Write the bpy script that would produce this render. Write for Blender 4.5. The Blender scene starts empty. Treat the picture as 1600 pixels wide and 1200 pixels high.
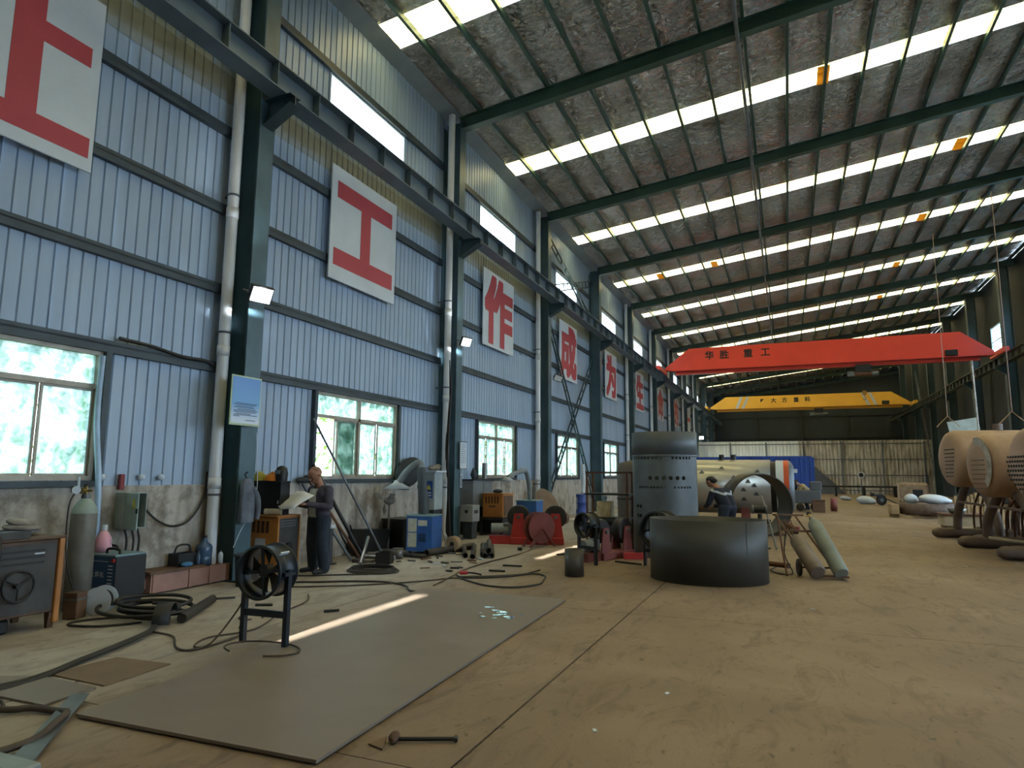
import bpy, math, random
from mathutils import Vector, Matrix, Euler
random.seed(7)
S = bpy.context.scene
COL = S.collection
PI = math.pi

# ------------------------------------------------------------------ camera, world, sun, exposure
cam_d = bpy.data.cameras.new('camera')
cam_d.sensor_fit = 'HORIZONTAL'; cam_d.sensor_width = 36.0
cam_d.lens = 36.0 * 1035.38 / 1600.0
cam_d.clip_start = 0.05; cam_d.clip_end = 500
cam = bpy.data.objects.new('camera', cam_d); COL.objects.link(cam)
def _cam():
    yaw, pitch, roll = math.radians(-22.487), math.radians(7.72), math.radians(0.409)
    cy, sy, cp, sp = math.cos(yaw), math.sin(yaw), math.cos(pitch), math.sin(pitch)
    fw = Vector((sy*cp, cy*cp, sp)); ri = Vector((cy, -sy, 0)); up = ri.cross(fw)
    r = ri*math.cos(roll) + up*math.sin(roll); u = up*math.cos(roll) - ri*math.sin(roll)
    m = Matrix((r, u, -fw)).transposed().to_4x4(); m.translation = (0, 0, 1.60)
    cam.matrix_world = m
_cam()
S.camera = cam

W = bpy.data.worlds.new('sky'); S.world = W; W.use_nodes = True
_bg = W.node_tree.nodes['Background']
_bg.inputs[0].default_value = (0.63, 0.82, 1.0, 1)
_bg.inputs[1].default_value = 5.0

sun_d = bpy.data.lights.new('sun', 'SUN'); sun_d.energy = 15.0; sun_d.angle = math.radians(1.1); sun_d.color = (1.0, 0.88, 0.70)
sun = bpy.data.objects.new('sun', sun_d); COL.objects.link(sun)
sun.rotation_euler = Vector((3.7, -4.95, -9.2)).to_track_quat('-Z', 'Y').to_euler()
sun.location = (-30, 40, 60)

vs = S.view_settings
vs.view_transform = 'Standard'; vs.look = 'None'; vs.gamma = 1.0; vs.use_curve_mapping = False
vs.exposure = 1.25
S.cycles.use_denoising = True
S.cycles.max_bounces = 10; S.cycles.diffuse_bounces = 5; S.cycles.transparent_max_bounces = 12
S.cycles.sample_clamp_indirect = 6.0
S.cycles.caustics_reflective = False; S.cycles.caustics_refractive = False

# ------------------------------------------------------------------ helpers
def lin(h):
    h = h.lstrip('#'); v = [int(h[i:i+2], 16)/255 for i in (0, 2, 4)]
    return [x/12.92 if x <= .04045 else ((x+.055)/1.055)**2.4 for x in v] + [1.0]
MATS = {}
def mat(name, col, rough=.6, metal=0.0, col2=None, scale=2.0, lo=.35, hi=.7, bump=0.0, bscale=30.0, stretch=(1,1,1), detail=6, emit=None, spec=.5):
    """procedural material: two colours mixed by noise, optional bump"""
    if name in MATS: return MATS[name]
    m = bpy.data.materials.new(name); m.use_nodes = True; MATS[name] = m
    nt = m.node_tree; N = nt.nodes; L = nt.links
    b = N['Principled BSDF']; b.inputs['Roughness'].default_value = rough; b.inputs['Metallic'].default_value = metal
    b.inputs['Specular IOR Level'].default_value = spec
    c1 = lin(col); c2 = lin(col2) if col2 else [x*.62 for x in c1[:3]] + [1]
    geo = N.new('ShaderNodeNewGeometry'); mp = N.new('ShaderNodeMapping'); mp.inputs['Scale'].default_value = stretch
    L.new(geo.outputs['Position'], mp.inputs[0])
    nz = N.new('ShaderNodeTexNoise'); nz.inputs['Scale'].default_value = scale; nz.inputs['Detail'].default_value = detail; nz.inputs['Roughness'].default_value = .62
    L.new(mp.outputs[0], nz.inputs['Vector'])
    rp = N.new('ShaderNodeValToRGB'); rp.color_ramp.elements[0].position = lo; rp.color_ramp.elements[1].position = hi
    rp.color_ramp.elements[0].color = c1; rp.color_ramp.elements[1].color = c2
    L.new(nz.outputs['Fac'], rp.inputs[0]); L.new(rp.outputs[0], b.inputs['Base Color'])
    if bump:
        n2 = N.new('ShaderNodeTexNoise'); n2.inputs['Scale'].default_value = bscale; n2.inputs['Detail'].default_value = 5
        L.new(mp.outputs[0], n2.inputs['Vector'])
        bp = N.new('ShaderNodeBump'); bp.inputs['Strength'].default_value = bump; bp.inputs['Distance'].default_value = .02
        L.new(n2.outputs['Fac'], bp.inputs['Height']); L.new(bp.outputs[0], b.inputs['Normal'])
    if emit:
        b.inputs['Emission Color'].default_value = lin(emit[0]); b.inputs['Emission Strength'].default_value = emit[1]
    return m

class MB:
    """mesh builder: collects shapes, links them as ONE mesh object"""
    def __init__(s): s.v = []; s.f = []; s.sm = []; s.mi = []; s.cur = 0
    def add(s, vs, fs, smooth=False):
        n = len(s.v); s.v += [tuple(v) for v in vs]
        for f in fs: s.f.append(tuple(i+n for i in f)); s.sm.append(smooth); s.mi.append(s.cur)
        return s
    def box(s, c, d, rot=None, ch=0.0):
        hx, hy, hz = d[0]/2, d[1]/2, d[2]/2
        if ch > 0:
            ch = min(ch, hx*.45, hy*.45, hz*.45); V = []; idx = {}
            for sx in (-1, 1):
                for sy in (-1, 1):
                    for sz in (-1, 1):
                        for k in range(3):
                            p = [sx*(hx-ch), sy*(hy-ch), sz*(hz-ch)]; p[k] = (sx*hx, sy*hy, sz*hz)[k]
                            idx[(sx, sy, sz, k)] = len(V); V.append(p)
            F = []
            for k in range(3):
                a, b = [(1, 2), (2, 0), (0, 1)][k]
                for sg in (-1, 1):
                    q = []
                    for (p1, p2) in ((-1, -1), (1, -1), (1, 1), (-1, 1)):
                        t = [0, 0, 0]; t[k] = sg; t[a] = p1; t[b] = p2; q.append(idx[(t[0], t[1], t[2], k)])
                    F.append(q if sg > 0 else q[::-1])
            for k in range(3):
                a, b = [(1, 2), (2, 0), (0, 1)][k]
                for p1 in (-1, 1):
                    for p2 in (-1, 1):
                        t0 = [0, 0, 0]; t0[k] = -1; t0[a] = p1; t0[b] = p2; t1 = list(t0); t1[k] = 1
                        q = [idx[(*t0, a)], idx[(*t1, a)], idx[(*t1, b)], idx[(*t0, b)]]
                        F.append(q if p1*p2 < 0 else q[::-1])
            for sx in (-1, 1):
                for sy in (-1, 1):
                    for sz in (-1, 1):
                        q = [idx[(sx, sy, sz, k)] for k in range(3)]; F.append(q if sx*sy*sz > 0 else q[::-1])
        else:
            V = [[x, y, z] for z in (-hz, hz) for y in (-hy, hy) for x in (-hx, hx)]
            F = [(0, 2, 3, 1), (4, 5, 7, 6), (0, 1, 5, 4), (2, 6, 7, 3), (0, 4, 6, 2), (1, 3, 7, 5)]
        M = Euler(rot).to_matrix() if rot else None
        C = Vector(c)
        return s.add([(M @ Vector(v) if M else Vector(v)) + C for v in V], F)
    def bb(s, x0, x1, y0, y1, z0, z1, ch=0.0): return s.box(((x0+x1)/2, (y0+y1)/2, (z0+z1)/2), (abs(x1-x0), abs(y1-y0), abs(z1-z0)), ch=ch)
    def bar(s, p, q, w, h, ch=0.0, roll=0.0):
        p, q = Vector(p), Vector(q); d = q-p; L = d.length
        e = d.to_track_quat('Y', 'Z').to_matrix()
        if roll: e = e @ Matrix.Rotation(roll, 3, 'Y')
        t = MB(); t.box((0, 0, 0), (w, L, h), ch=ch)
        return s.add([e @ Vector(v) + (p+q)/2 for v in t.v], t.f)
    def cyl(s, p, q, r, r2=None, n=16, caps=True, smooth=True):
        return s.lathe([(0.0, r), (1.0, r if r2 is None else r2)], p, q, n, caps, smooth)
    def lathe(s, prof, p, q, n=24, caps=True, smooth=True, a0=0.0, a1=2*PI):
        """prof: list of (t along p->q, radius)"""
        p, q = Vector(p), Vector(q); d = q-p
        z = d.normalized(); x = z.orthogonal().normalized(); y = z.cross(x)
        full = abs(a1-a0-2*PI) < 1e-6; m = n if full else n+1
        V = []
        for t, r in prof:
            for k in range(m):
                a = a0+(a1-a0)*k/n; V.append(p+d*t+(x*math.cos(a)+y*math.sin(a))*r)
        F = []
        for i in range(len(prof)-1):
            for k in range(n):
                k2 = (k+1) % m
                F.append((i*m+k, i*m+k2, (i+1)*m+k2, (i+1)*m+k))
        s.add(V, F, smooth)
        if caps and full:
            if prof[0][1] > 1e-5: s.add(V[:m], [tuple(range(m))[::-1]])
            if prof[-1][1] > 1e-5: s.add(V[-m:], [tuple(range(m))])
        return s
    def tube(s, pts, r, n=8, res=0, caps=True, r2=None):
        P = [Vector(p) for p in pts]
        if res: P = spline(P, res)
        k = len(P); T = []
        for i in range(k):
            t = P[min(i+1, k-1)]-P[max(i-1, 0)]; T.append(t.normalized() if t.length > 1e-9 else Vector((0, 0, 1)))
        x = T[0].orthogonal().normalized(); V = []
        for i in range(k):
            x = (x-T[i]*x.dot(T[i])); x = x.normalized() if x.length > 1e-6 else T[i].orthogonal().normalized()
            y = T[i].cross(x); rr = r if r2 is None else r+(r2-r)*i/(k-1)
            for j in range(n):
                a = 2*PI*j/n; V.append(P[i]+(x*math.cos(a)+y*math.sin(a))*rr)
        F = [(i*n+j, i*n+(j+1) % n, (i+1)*n+(j+1) % n, (i+1)*n+j) for i in range(k-1) for j in range(n)]
        s.add(V, F, True)
        if caps: s.add(V[:n], [tuple(range(n))[::-1]]); s.add(V[-n:], [tuple(range(n))])
        return s
    def ell(s, c, d, rot=None, n=16, m=10):
        V = []; F = []; M = Euler(rot).to_matrix() if rot else Matrix.Identity(3); C = Vector(c)
        for i in range(m+1):
            t = PI*i/m
            for j in range(n):
                a = 2*PI*j/n
                V.append(M @ Vector((math.sin(t)*math.cos(a)*d[0], math.sin(t)*math.sin(a)*d[1], math.cos(t)*d[2])) + C)
        for i in range(m):
            for j in range(n): F.append((i*n+j, (i+1)*n+j, (i+1)*n+(j+1) % n, i*n+(j+1) % n))
        return s.add(V, F, True)
    def prism(s, poly, ax, a, b):
        """poly 2-D, extruded along axis ax (0,1,2) from a to b"""
        n = len(poly)
        def P(u, v, w): return [(w, u, v), (u, w, v), (u, v, w)][ax]
        V = [P(u, v, a) for u, v in poly]+[P(u, v, b) for u, v in poly]
        F = [tuple(range(n)), tuple(range(n, 2*n))[::-1]]+[(i, i+n, (i+1) % n+n, (i+1) % n) for i in range(n)]
        return s.add(V, F)
    def sheet(s, prof, ax_len, a, b, f):
        """profile points extruded between a and b, f(u,v,w) -> xyz"""
        V = [f(u, v, a) for u, v in prof]+[f(u, v, b) for u, v in prof]; n = len(prof)
        return s.add(V, [(i, i+1, i+1+n, i+n) for i in range(n-1)])
    def xf(s, loc=(0, 0, 0), rot=(0, 0, 0), sc=1.0):
        M = Euler(rot).to_matrix(); L = Vector(loc); s.v = [tuple(M @ (Vector(v)*sc)+L) for v in s.v]; return s
    def mesh(s, name, recalc=True):
        me = bpy.data.meshes.new(name); me.from_pydata(s.v, [], s.f); me.update()
        me.polygons.foreach_set('use_smooth', s.sm)
        if any(s.mi): me.polygons.foreach_set('material_index', s.mi)
        if not recalc: return me
        bm = __import__('bmesh').new(); bm.from_mesh(me); __import__('bmesh').ops.recalc_face_normals(bm, faces=bm.faces[:]); bm.to_mesh(me); bm.free()
        return me
    def build(s, name, m, parent=None, loc=None, rot=None, recalc=True):
        me = s.mesh(name, recalc)
        for mm in (m if isinstance(m, (list, tuple)) else [m]): me.materials.append(mm)
        return link(name, me, parent, loc, rot)
def link(name, me, parent=None, loc=None, rot=None):
    o = bpy.data.objects.new(name, me); COL.objects.link(o)
    if parent: o.parent = parent
    if loc: o.location = loc
    if rot: o.rotation_euler = rot
    return o
def spline(P, res):
    out = []; n = len(P)
    for i in range(n-1):
        p0, p1, p2, p3 = P[max(i-1, 0)], P[i], P[i+1], P[min(i+2, n-1)]
        for k in range(res):
            t = k/res
            out.append(.5*((2*p1)+(p2-p0)*t+(2*p0-5*p1+4*p2-p3)*t*t+(3*p1-p0-3*p2+p3)*t**3))
    out.append(P[-1]); return out
def tag(o, label, cat, group=None, kind=None):
    o['label'] = label; o['category'] = cat
    if group: o['group'] = group
    if kind: o['kind'] = kind
    return o
def thing(name, label, cat, loc=(0, 0, 0), rz=0.0, group=None, kind=None):
    o = bpy.data.objects.new(name, None); COL.objects.link(o); o.empty_display_size = .1
    o.location = loc; o.rotation_euler = (0, 0, rz)
    return tag(o, label, cat, group, kind)
def struct(name, label=None, loc=(0, 0, 0)):
    o = bpy.data.objects.new(name, None); COL.objects.link(o); o.location = loc; o['kind'] = 'structure'
    if label: o['label'] = label
    return o
def copy_tree(o, parent=None):
    c = o.copy(); COL.objects.link(c); c.parent = parent
    for ch in list(o.children): copy_tree(ch, c)
    return c
_GL = {}
def glyph_mesh(ch, bold=.02, depth=.01):
    k = (ch, bold, depth)
    if k in _GL: return _GL[k]
    c = bpy.data.curves.new('glyph', 'FONT'); c.body = ch; c.size = 1.0; c.extrude = depth; c.align_x = 'CENTER'; c.resolution_u = 3
    o = bpy.data.objects.new('glyph', c); COL.objects.link(o)
    bpy.context.view_layer.update()
    me = bpy.data.meshes.new_from_object(o.evaluated_get(bpy.context.evaluated_depsgraph_get()))
    bpy.data.objects.remove(o); bpy.data.curves.remove(c)
    me.materials.clear()
    vs = [v.co for v in me.vertices]
    x0, x1 = min(v.x for v in vs), max(v.x for v in vs); y0, y1 = min(v.y for v in vs), max(v.y for v in vs)
    for v in me.vertices: v.co.x -= (x0+x1)/2; v.co.y -= (y0+y1)/2
    if bold > 0:      # heavier strokes: the same outline laid down at small shifts
        n = len(me.vertices); vs = [v.co.copy() for v in me.vertices]; fs = [tuple(p.vertices) for p in me.polygons]; V = []; F = []
        for j in range(9):
            d = Vector((j % 3-1, j//3-1, 0))*bold
            F += [tuple(i+n*j for i in f) for f in fs]; V += [v+d+Vector((0, 0, depth*.02*j)) for v in vs]
        me = bpy.data.meshes.new('glyph'); me.from_pydata(V, [], F)
    _GL[k] = me; return me
def glyph(name, ch, m, parent, loc, rot, size, bold=.02, depth=.01, sx=1.0):
    me = glyph_mesh(ch, bold, depth).copy(); me.materials.append(m)
    o = link(name, me, parent, loc, rot); o.scale = (size*sx, size, size); return o
# ------------------------------------------------------------------ materials of the building
M_PANEL = mat('wall_sheet_paint', '#a2b5cb', .42, .0, '#8da0b8', .6, .3, .75, stretch=(1, 3, .35), bump=.05, bscale=2.0)
M_BEIGE = mat('light_band_sheet', '#8d979d', .5, 0, '#79828a', 1.2)
M_GIRT = mat('girt_paint', '#3c4850', .55, 0, '#2c363c', 2)
M_GREEN = mat('steel_teal_paint', '#4a656f', .42, .0, '#3a525b', 1.5)
M_RAFT = mat('rafter_green_paint', '#3d5a52', .42, .1, '#2f4841', 1.5)
M_GREEN2 = mat('steel_teal_dark', '#3a5058', .5, .0, '#2c3e45', 1.5)
M_PVC = mat('white_plastic_pipe', '#d5d6d8', .35, 0, '#b9bcc0', 3, stretch=(1, 1, .3))
M_PVCBAND = mat('pipe_band', '#4a5058', .5)
M_CREAM = mat('window_frame_metal', '#a89f90', .45, .2, '#8d8375', 4)
M_SIGNW = mat('sign_board_white', '#cbd4de', .5, 0, '#bac4cf', 1.0)
M_RED = mat('sign_red', '#b43f4c', .55, 0, '#a63844', 1.0)
M_DARK = mat('dark_steel', '#2a2c2e', .5, .3, '#1c1d1e', 3)
M_BLACK = mat('black_paint', '#15171a', .45, 0, '#0e0f11', 3)
M_GREY = mat('grey_metal', '#70757a', .45, .4, '#565b60', 3)
M_RUST = mat('rust_brown', '#6e4c38', .75, .2, '#4a3529', 4, bump=.15)

def glass(name, tcol, clear0, clear1, scale, gl=.06, tint=None, tcol2=None, st=None):
    m = bpy.data.materials.new(name); m.use_nodes = True; nt = m.node_tree; N = nt.nodes; L = nt.links
    N.remove(N['Principled BSDF']); out = N['Material Output']
    tr = N.new('ShaderNodeBsdfTranslucent'); tr.inputs[0].default_value = lin(tcol)
    tp = N.new('ShaderNodeBsdfTransparent'); tp.inputs[0].default_value = lin(tint) if tint else (1, 1, 1, 1)
    go = N.new('ShaderNodeBsdfGlossy'); go.inputs['Roughness'].default_value = .15; go.inputs[0].default_value = (.8, .8, .8, 1)
    ge = N.new('ShaderNodeNewGeometry'); nz = N.new('ShaderNodeTexNoise'); nz.inputs['Scale'].default_value = scale; nz.inputs['Detail'].default_value = 7
    nz.inputs['Distortion'].default_value = .6
    L.new(ge.outputs['Position'], nz.inputs['Vector'])
    if tcol2:
        n2 = N.new('ShaderNodeTexNoise'); n2.inputs['Scale'].default_value = scale*2.2; n2.inputs['Detail'].default_value = 8; n2.inputs['Distortion'].default_value = 1.5 if not st else 0
        mp = N.new('ShaderNodeMapping'); mp.inputs['Scale'].default_value = st or (1, 1, 1); L.new(ge.outputs['Position'], mp.inputs[0]); L.new(mp.outputs[0], n2.inputs['Vector'])
        cr = N.new('ShaderNodeValToRGB'); cr.color_ramp.elements[0].position = .4; cr.color_ramp.elements[1].position = .62; cr.color_ramp.elements[0].color = lin(tcol); cr.color_ramp.elements[1].color = lin(tcol2); L.new(n2.outputs['Fac'], cr.inputs[0]); L.new(cr.outputs[0], tr.inputs[0])
    mr = N.new('ShaderNodeMapRange'); mr.inputs[1].default_value = .35; mr.inputs[2].default_value = .68; mr.inputs[3].default_value = clear0; mr.inputs[4].default_value = clear1
    L.new(nz.outputs['Fac'], mr.inputs[0])
    m1 = N.new('ShaderNodeMixShader'); m2 = N.new('ShaderNodeMixShader'); m2.inputs[0].default_value = gl
    L.new(mr.outputs[0], m1.inputs[0]); L.new(tr.outputs[0], m1.inputs[1]); L.new(tp.outputs[0], m1.inputs[2])
    L.new(m1.outputs[0], m2.inputs[1]); L.new(go.outputs[0], m2.inputs[2]); L.new(m2.outputs[0], out.inputs[0])
    return m
M_FROST = glass('frosted_dirty_glass', '#90a5a2', .03, .4, 5.0, tcol2='#6f8a7e')
M_HIGLASS = glass('clear_high_glass', '#f4fbff', .7, .95, 3.0)
M_SKYL = glass('skylight_sheet_plastic', '#d8c994', .0, .0, 1.2, gl=.02, tcol2='#8f7d48', st=(.25, 4, 1))
M_SKYLOLD = glass('skylight_sheet_aged', '#8f7444', .0, .0, 3.0, gl=.02)

def foil_mat():
    m = bpy.data.materials.new('insulation_foil'); m.use_nodes = True; nt = m.node_tree; N = nt.nodes; L = nt.links
    b = N['Principled BSDF']; b.inputs['Metallic'].default_value = .85; b.inputs['Roughness'].default_value = .24
    ge = N.new('ShaderNodeNewGeometry'); mp = N.new('ShaderNodeMapping'); mp.inputs['Scale'].default_value = (1, 1.6, 1)
    L.new(ge.outputs['Position'], mp.inputs[0])
    n1 = N.new('ShaderNodeTexNoise'); n1.inputs['Scale'].default_value = 2.6; n1.inputs['Detail'].default_value = 6; n1.inputs['Distortion'].default_value = 1.6; n1.inputs['Roughness'].default_value = .55
    v = N.new('ShaderNodeTexVoronoi'); v.feature = 'DISTANCE_TO_EDGE'; v.inputs['Scale'].default_value = 2.2
    n3 = N.new('ShaderNodeTexNoise'); n3.inputs['Scale'].default_value = 1.6; n3.inputs['Distortion'].default_value = 1.0
    L.new(mp.outputs[0], n1.inputs['Vector']); L.new(mp.outputs[0], n3.inputs['Vector']); L.new(n3.outputs['Color'], v.inputs['Vector'])
    ad = N.new('ShaderNodeMath'); ad.operation = 'MULTIPLY_ADD'; ad.inputs[1].default_value = .5
    L.new(v.outputs['Distance'], ad.inputs[0]); L.new(n1.outputs['Fac'], ad.inputs[2])
    bp = N.new('ShaderNodeBump'); bp.inputs['Strength'].default_value = 1.0; bp.inputs['Distance'].default_value = .3
    L.new(ad.outputs[0], bp.inputs['Height']); L.new(bp.outputs[0], b.inputs['Normal'])
    n2 = N.new('ShaderNodeTexNoise'); n2.inputs['Scale'].default_value = .5; n2.inputs['Detail'].default_value = 5
    L.new(ge.outputs['Position'], n2.inputs['Vector'])
    rp = N.new('ShaderNodeValToRGB'); rp.color_ramp.elements[0].position = .35; rp.color_ramp.elements[1].position = .7
    rp.color_ramp.elements[0].color = lin('#e4e2dd'); rp.color_ramp.elements[1].color = lin('#b5aea4')
    L.new(n2.outputs['Fac'], rp.inputs[0]); L.new(rp.outputs[0], b.inputs['Base Color'])
    return m
M_FOIL = foil_mat()

def plaster_mat():
    m = bpy.data.materials.new('stained_plaster'); m.use_nodes = True; nt = m.node_tree; N = nt.nodes; L = nt.links
    b = N['Principled BSDF']; b.inputs['Roughness'].default_value = .9
    ge = N.new('ShaderNodeNewGeometry')
    n1 = N.new('ShaderNodeTexNoise'); n1.inputs['Scale'].default_value = 1.3; n1.inputs['Detail'].default_value = 9; n1.inputs['Roughness'].default_value = .68
    mp = N.new('ShaderNodeMapping'); mp.inputs['Scale'].default_value = (1, 4, .7); n2 = N.new('ShaderNodeTexNoise'); n2.inputs['Scale'].default_value = 1.6; n2.inputs['Detail'].default_value = 6
    L.new(ge.outputs['Position'], n1.inputs['Vector']); L.new(ge.outputs['Position'], mp.inputs[0]); L.new(mp.outputs[0], n2.inputs['Vector'])
    r1 = N.new('ShaderNodeValToRGB'); e = r1.color_ramp.elements
    e[0].position = .34; e[0].color = lin('#a39d95'); e[1].position = .74; e[1].color = lin('#6a625a')
    k = e.new(.5); k.color = lin('#bcb5ab'); k = e.new(.58); k.color = lin('#968e84')
    r2 = N.new('ShaderNodeValToRGB'); r2.color_ramp.elements[0].position = .4; r2.color_ramp.elements[0].color = (1, 1, 1, 1); r2.color_ramp.elements[1].position = .75; r2.color_ramp.elements[1].color = (.42, .38, .35, 1)
    L.new(n1.outputs['Fac'], r1.inputs[0]); L.new(n2.outputs['Fac'], r2.inputs[0])
    mx = N.new('ShaderNodeMix'); mx.data_type = 'RGBA'; mx.blend_type = 'MULTIPLY'; mx.inputs[0].default_value = .8
    L.new(r1.outputs[0], mx.inputs[6]); L.new(r2.outputs[0], mx.inputs[7]); L.new(mx.outputs[2], b.inputs['Base Color'])
    bp = N.new('ShaderNodeBump'); bp.inputs['Strength'].default_value = .5; bp.inputs['Distance'].default_value = .03
    L.new(n1.outputs['Fac'], bp.inputs['Height']); L.new(bp.outputs[0], b.inputs['Normal'])
    return m
M_PLASTER = plaster_mat()

def floor_mat():
    m = bpy.data.materials.new('dusty_concrete'); m.use_nodes = True; nt = m.node_tree; N = nt.nodes; L = nt.links
    b = N['Principled BSDF']; b.inputs['Roughness'].default_value = .62; b.inputs['Specular IOR Level'].default_value = .35
    ge = N.new('ShaderNodeNewGeometry')
    def nz(scale, det, dist=0, st=(1, 1, 1), rg=.6):
        mp = N.new('ShaderNodeMapping'); mp.inputs['Scale'].default_value = st; L.new(ge.outputs['Position'], mp.inputs[0])
        n = N.new('ShaderNodeTexNoise'); n.inputs['Scale'].default_value = scale; n.inputs['Detail'].default_value = det; n.inputs['Distortion'].default_value = dist; n.inputs['Roughness'].default_value = rg
        L.new(mp.outputs[0], n.inputs['Vector']); return n
    a = nz(.45, 8, .4); r = N.new('ShaderNodeValToRGB'); e = r.color_ramp.elements
    e[0].position = .32; e[0].color = lin('#76664f'.replace('4f','56')); e[1].position = .72; e[1].color = lin('#95826e')
    k = e.new(.5); k.color = lin('#83705c')
    L.new(a.outputs['Fac'], r.inputs[0])
    c = nz(2.2, 8, 1.2, (1.6, .6, 1), .7); r2 = N.new('ShaderNodeValToRGB'); r2.color_ramp.elements[0].position = .5; r2.color_ramp.elements[0].color = (1, 1, 1, 1); r2.color_ramp.elements[1].position = .72; r2.color_ramp.elements[1].color = (.36, .33, .30, 1)
    L.new(c.outputs['Fac'], r2.inputs[0])
    d = nz(14, 6, .3, (1, .5, 1)); r3 = N.new('ShaderNodeValToRGB'); r3.color_ramp.elements[0].position = .60; r3.color_ramp.elements[0].color = (1, 1, 1, 1); r3.color_ramp.elements[1].position = .75; r3.color_ramp.elements[1].color = (.3, .27, .25, 1)
    L.new(d.outputs['Fac'], r3.inputs[0])
    # pale grinding dust along the left wall
    sx = N.new('ShaderNodeSeparateXYZ'); L.new(ge.outputs['Position'], sx.inputs[0])
    mr = N.new('ShaderNodeMapRange'); mr.inputs[1].default_value = -3.6; mr.inputs[2].default_value = -6.2; mr.inputs[3].default_value = 0; mr.inputs[4].default_value = 1.25; L.new(sx.outputs['X'], mr.inputs[0])
    n5 = nz(1.1, 8, .8); ml = N.new('ShaderNodeMath'); ml.operation = 'MULTIPLY'; L.new(mr.outputs[0], ml.inputs[0]); L.new(n5.outputs['Fac'], ml.inputs[1])
    m0 = N.new('ShaderNodeMix'); m0.data_type = 'RGBA'; L.new(ml.outputs[0], m0.inputs[0]); L.new(r.outputs[0], m0.inputs[6]); m0.inputs[7].default_value = lin('#b6b4b0')
    m1 = N.new('ShaderNodeMix'); m1.data_type = 'RGBA'; m1.blend_type = 'MULTIPLY'; m1.inputs[0].default_value = .75; L.new(m0.outputs[2], m1.inputs[6]); L.new(r2.outputs[0], m1.inputs[7])
    m2 = N.new('ShaderNodeMix'); m2.data_type = 'RGBA'; m2.blend_type = 'MULTIPLY'; m2.inputs[0].default_value = .85; L.new(m1.outputs[2], m2.inputs[6]); L.new(r3.outputs[0], m2.inputs[7])
    L.new(m2.outputs[2], b.inputs['Base Color'])
    bp = N.new('ShaderNodeBump'); bp.inputs['Strength'].default_value = .25; bp.inputs['Distance'].default_value = .02
    L.new(c.outputs['Fac'], bp.inputs['Height']); L.new(bp.outputs[0], b.inputs['Normal'])
    return m
M_FLOOR = floor_mat()
M_JOINT = mat('joint_dirt', '#4a3d31', .9, 0, '#382e25', 6)

ORD = ['zeroth', 'first', 'second', 'third', 'fourth', 'fifth', 'sixth', 'seventh', 'eighth', 'ninth', 'tenth', 'eleventh', 'twelfth', 'thirteenth', 'fourteenth']
BAY = 7.0; C0 = 7.85; Y0 = C0-2*BAY; NB = 13; Y1 = Y0+NB*BAY      # column lines at Y0 + 7k
XL, XR, XE = -8.1, 11.35, 12.0
RZ0, RS = 11.15, .125
def roofz(x): return RZ0+RS*(x+8)

# ------------------------------------------------------------------ floor: slabs with recessed joints
floor = struct('floor', 'dusty brown concrete factory floor')
MB().bb(XL-.3, XE+.3, Y0-.5, Y1+.5, -.25, -.02).build('joint_bed', M_JOINT, floor)
xs = [XL-.3, -5.1, -1.78, 4.4, 8.6, XE+.3]
ys = [Y0-.5, -2.0, 3.38, 7.93, 12.6, 17.2]
while ys[-1] < Y1-6: ys.append(ys[-1]+4.7)
ys.append(Y1+.5)
for i in range(len(xs)-1):
    for j in range(len(ys)-1):
        g = .009
        MB().bb(xs[i]+g, xs[i+1]-g, ys[j]+g*.5, ys[j+1]-g*.5, -.06, 0).build('slab', M_FLOOR, floor)

# ------------------------------------------------------------------ left wall
wall = struct('wall_left', 'grey corrugated sheet wall over a stained plaster base')
for ya, yb in ((Y0-.3, Y0+9*BAY+.7), (Y0+9*BAY+6.3, Y1+.3)): MB().bb(XL-.28, XL+.03, ya, yb, -.05, 1.41, ch=.02).build('plaster_base', M_PLASTER, wall)
PW = .70
def panel_mesh(z0, z1, ribs=4):
    b = MB(); P = []; pitch = PW/ribs
    for k in range(ribs):
        y = k*pitch
        P += [(y, 0), (y+pitch*.80, 0), (y+pitch*.86, -.022), (y+pitch*.94, -.022)]
    P.append((PW, 0)); P[0] = (0.004, -.012)
    b.sheet(P, None, z0, z1, lambda u, v, w: (v, u, w))
    me = b.mesh('wall_panel'); me.materials.append(M_PANEL); return me
over_m, over_mid_m = panel_mesh(4.2, 11.2), panel_mesh(4.2, 8.86)
full_m, mid_m, top_m, low_m = panel_mesh(1.41, 11.2), panel_mesh(3.12, 8.86), panel_mesh(9.54, 11.2), panel_mesh(1.41, 1.48)
for k in range(NB):
    y0 = Y0+k*BAY
    for p in range(10):
        y = y0+p*PW
        if k == 9 and 1 <= p <= 8:                      # unseen open door, added to bring daylight onto the fence
            link('wall_panel', over_mid_m if 3 <= p <= 6 else over_m, wall, (XL, y, 0))
            if 3 <= p <= 6: link('wall_panel', top_m, wall, (XL, y, 0))
        elif 3 <= p <= 6:
            link('wall_panel', mid_m, wall, (XL, y, 0)); link('wall_panel', top_m, wall, (XL, y, 0)); link('wall_panel', low_m, wall, (XL, y, 0))
        else: link('wall_panel', full_m, wall, (XL, y, 0))
def ribstrip(z0, z1, n):
    b = MB(); P = []; pitch = PW/4
    for k in range(n):
        y = k*pitch; P += [(y, 0), (y+pitch*.80, 0), (y+pitch*.86, -.022), (y+pitch*.94, -.022)]
    P.append((n*pitch, 0)); b.sheet(P, None, z0, z1, lambda u, v, w: (v, u, w)); return b
band_m = ribstrip(7.5, 8.0, 40).mesh('light_band'); band_m.materials.append(M_BEIGE)
for k in range(NB): link('light_band', band_m, wall, (XL+.006, Y0+k*BAY, 0))
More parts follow.
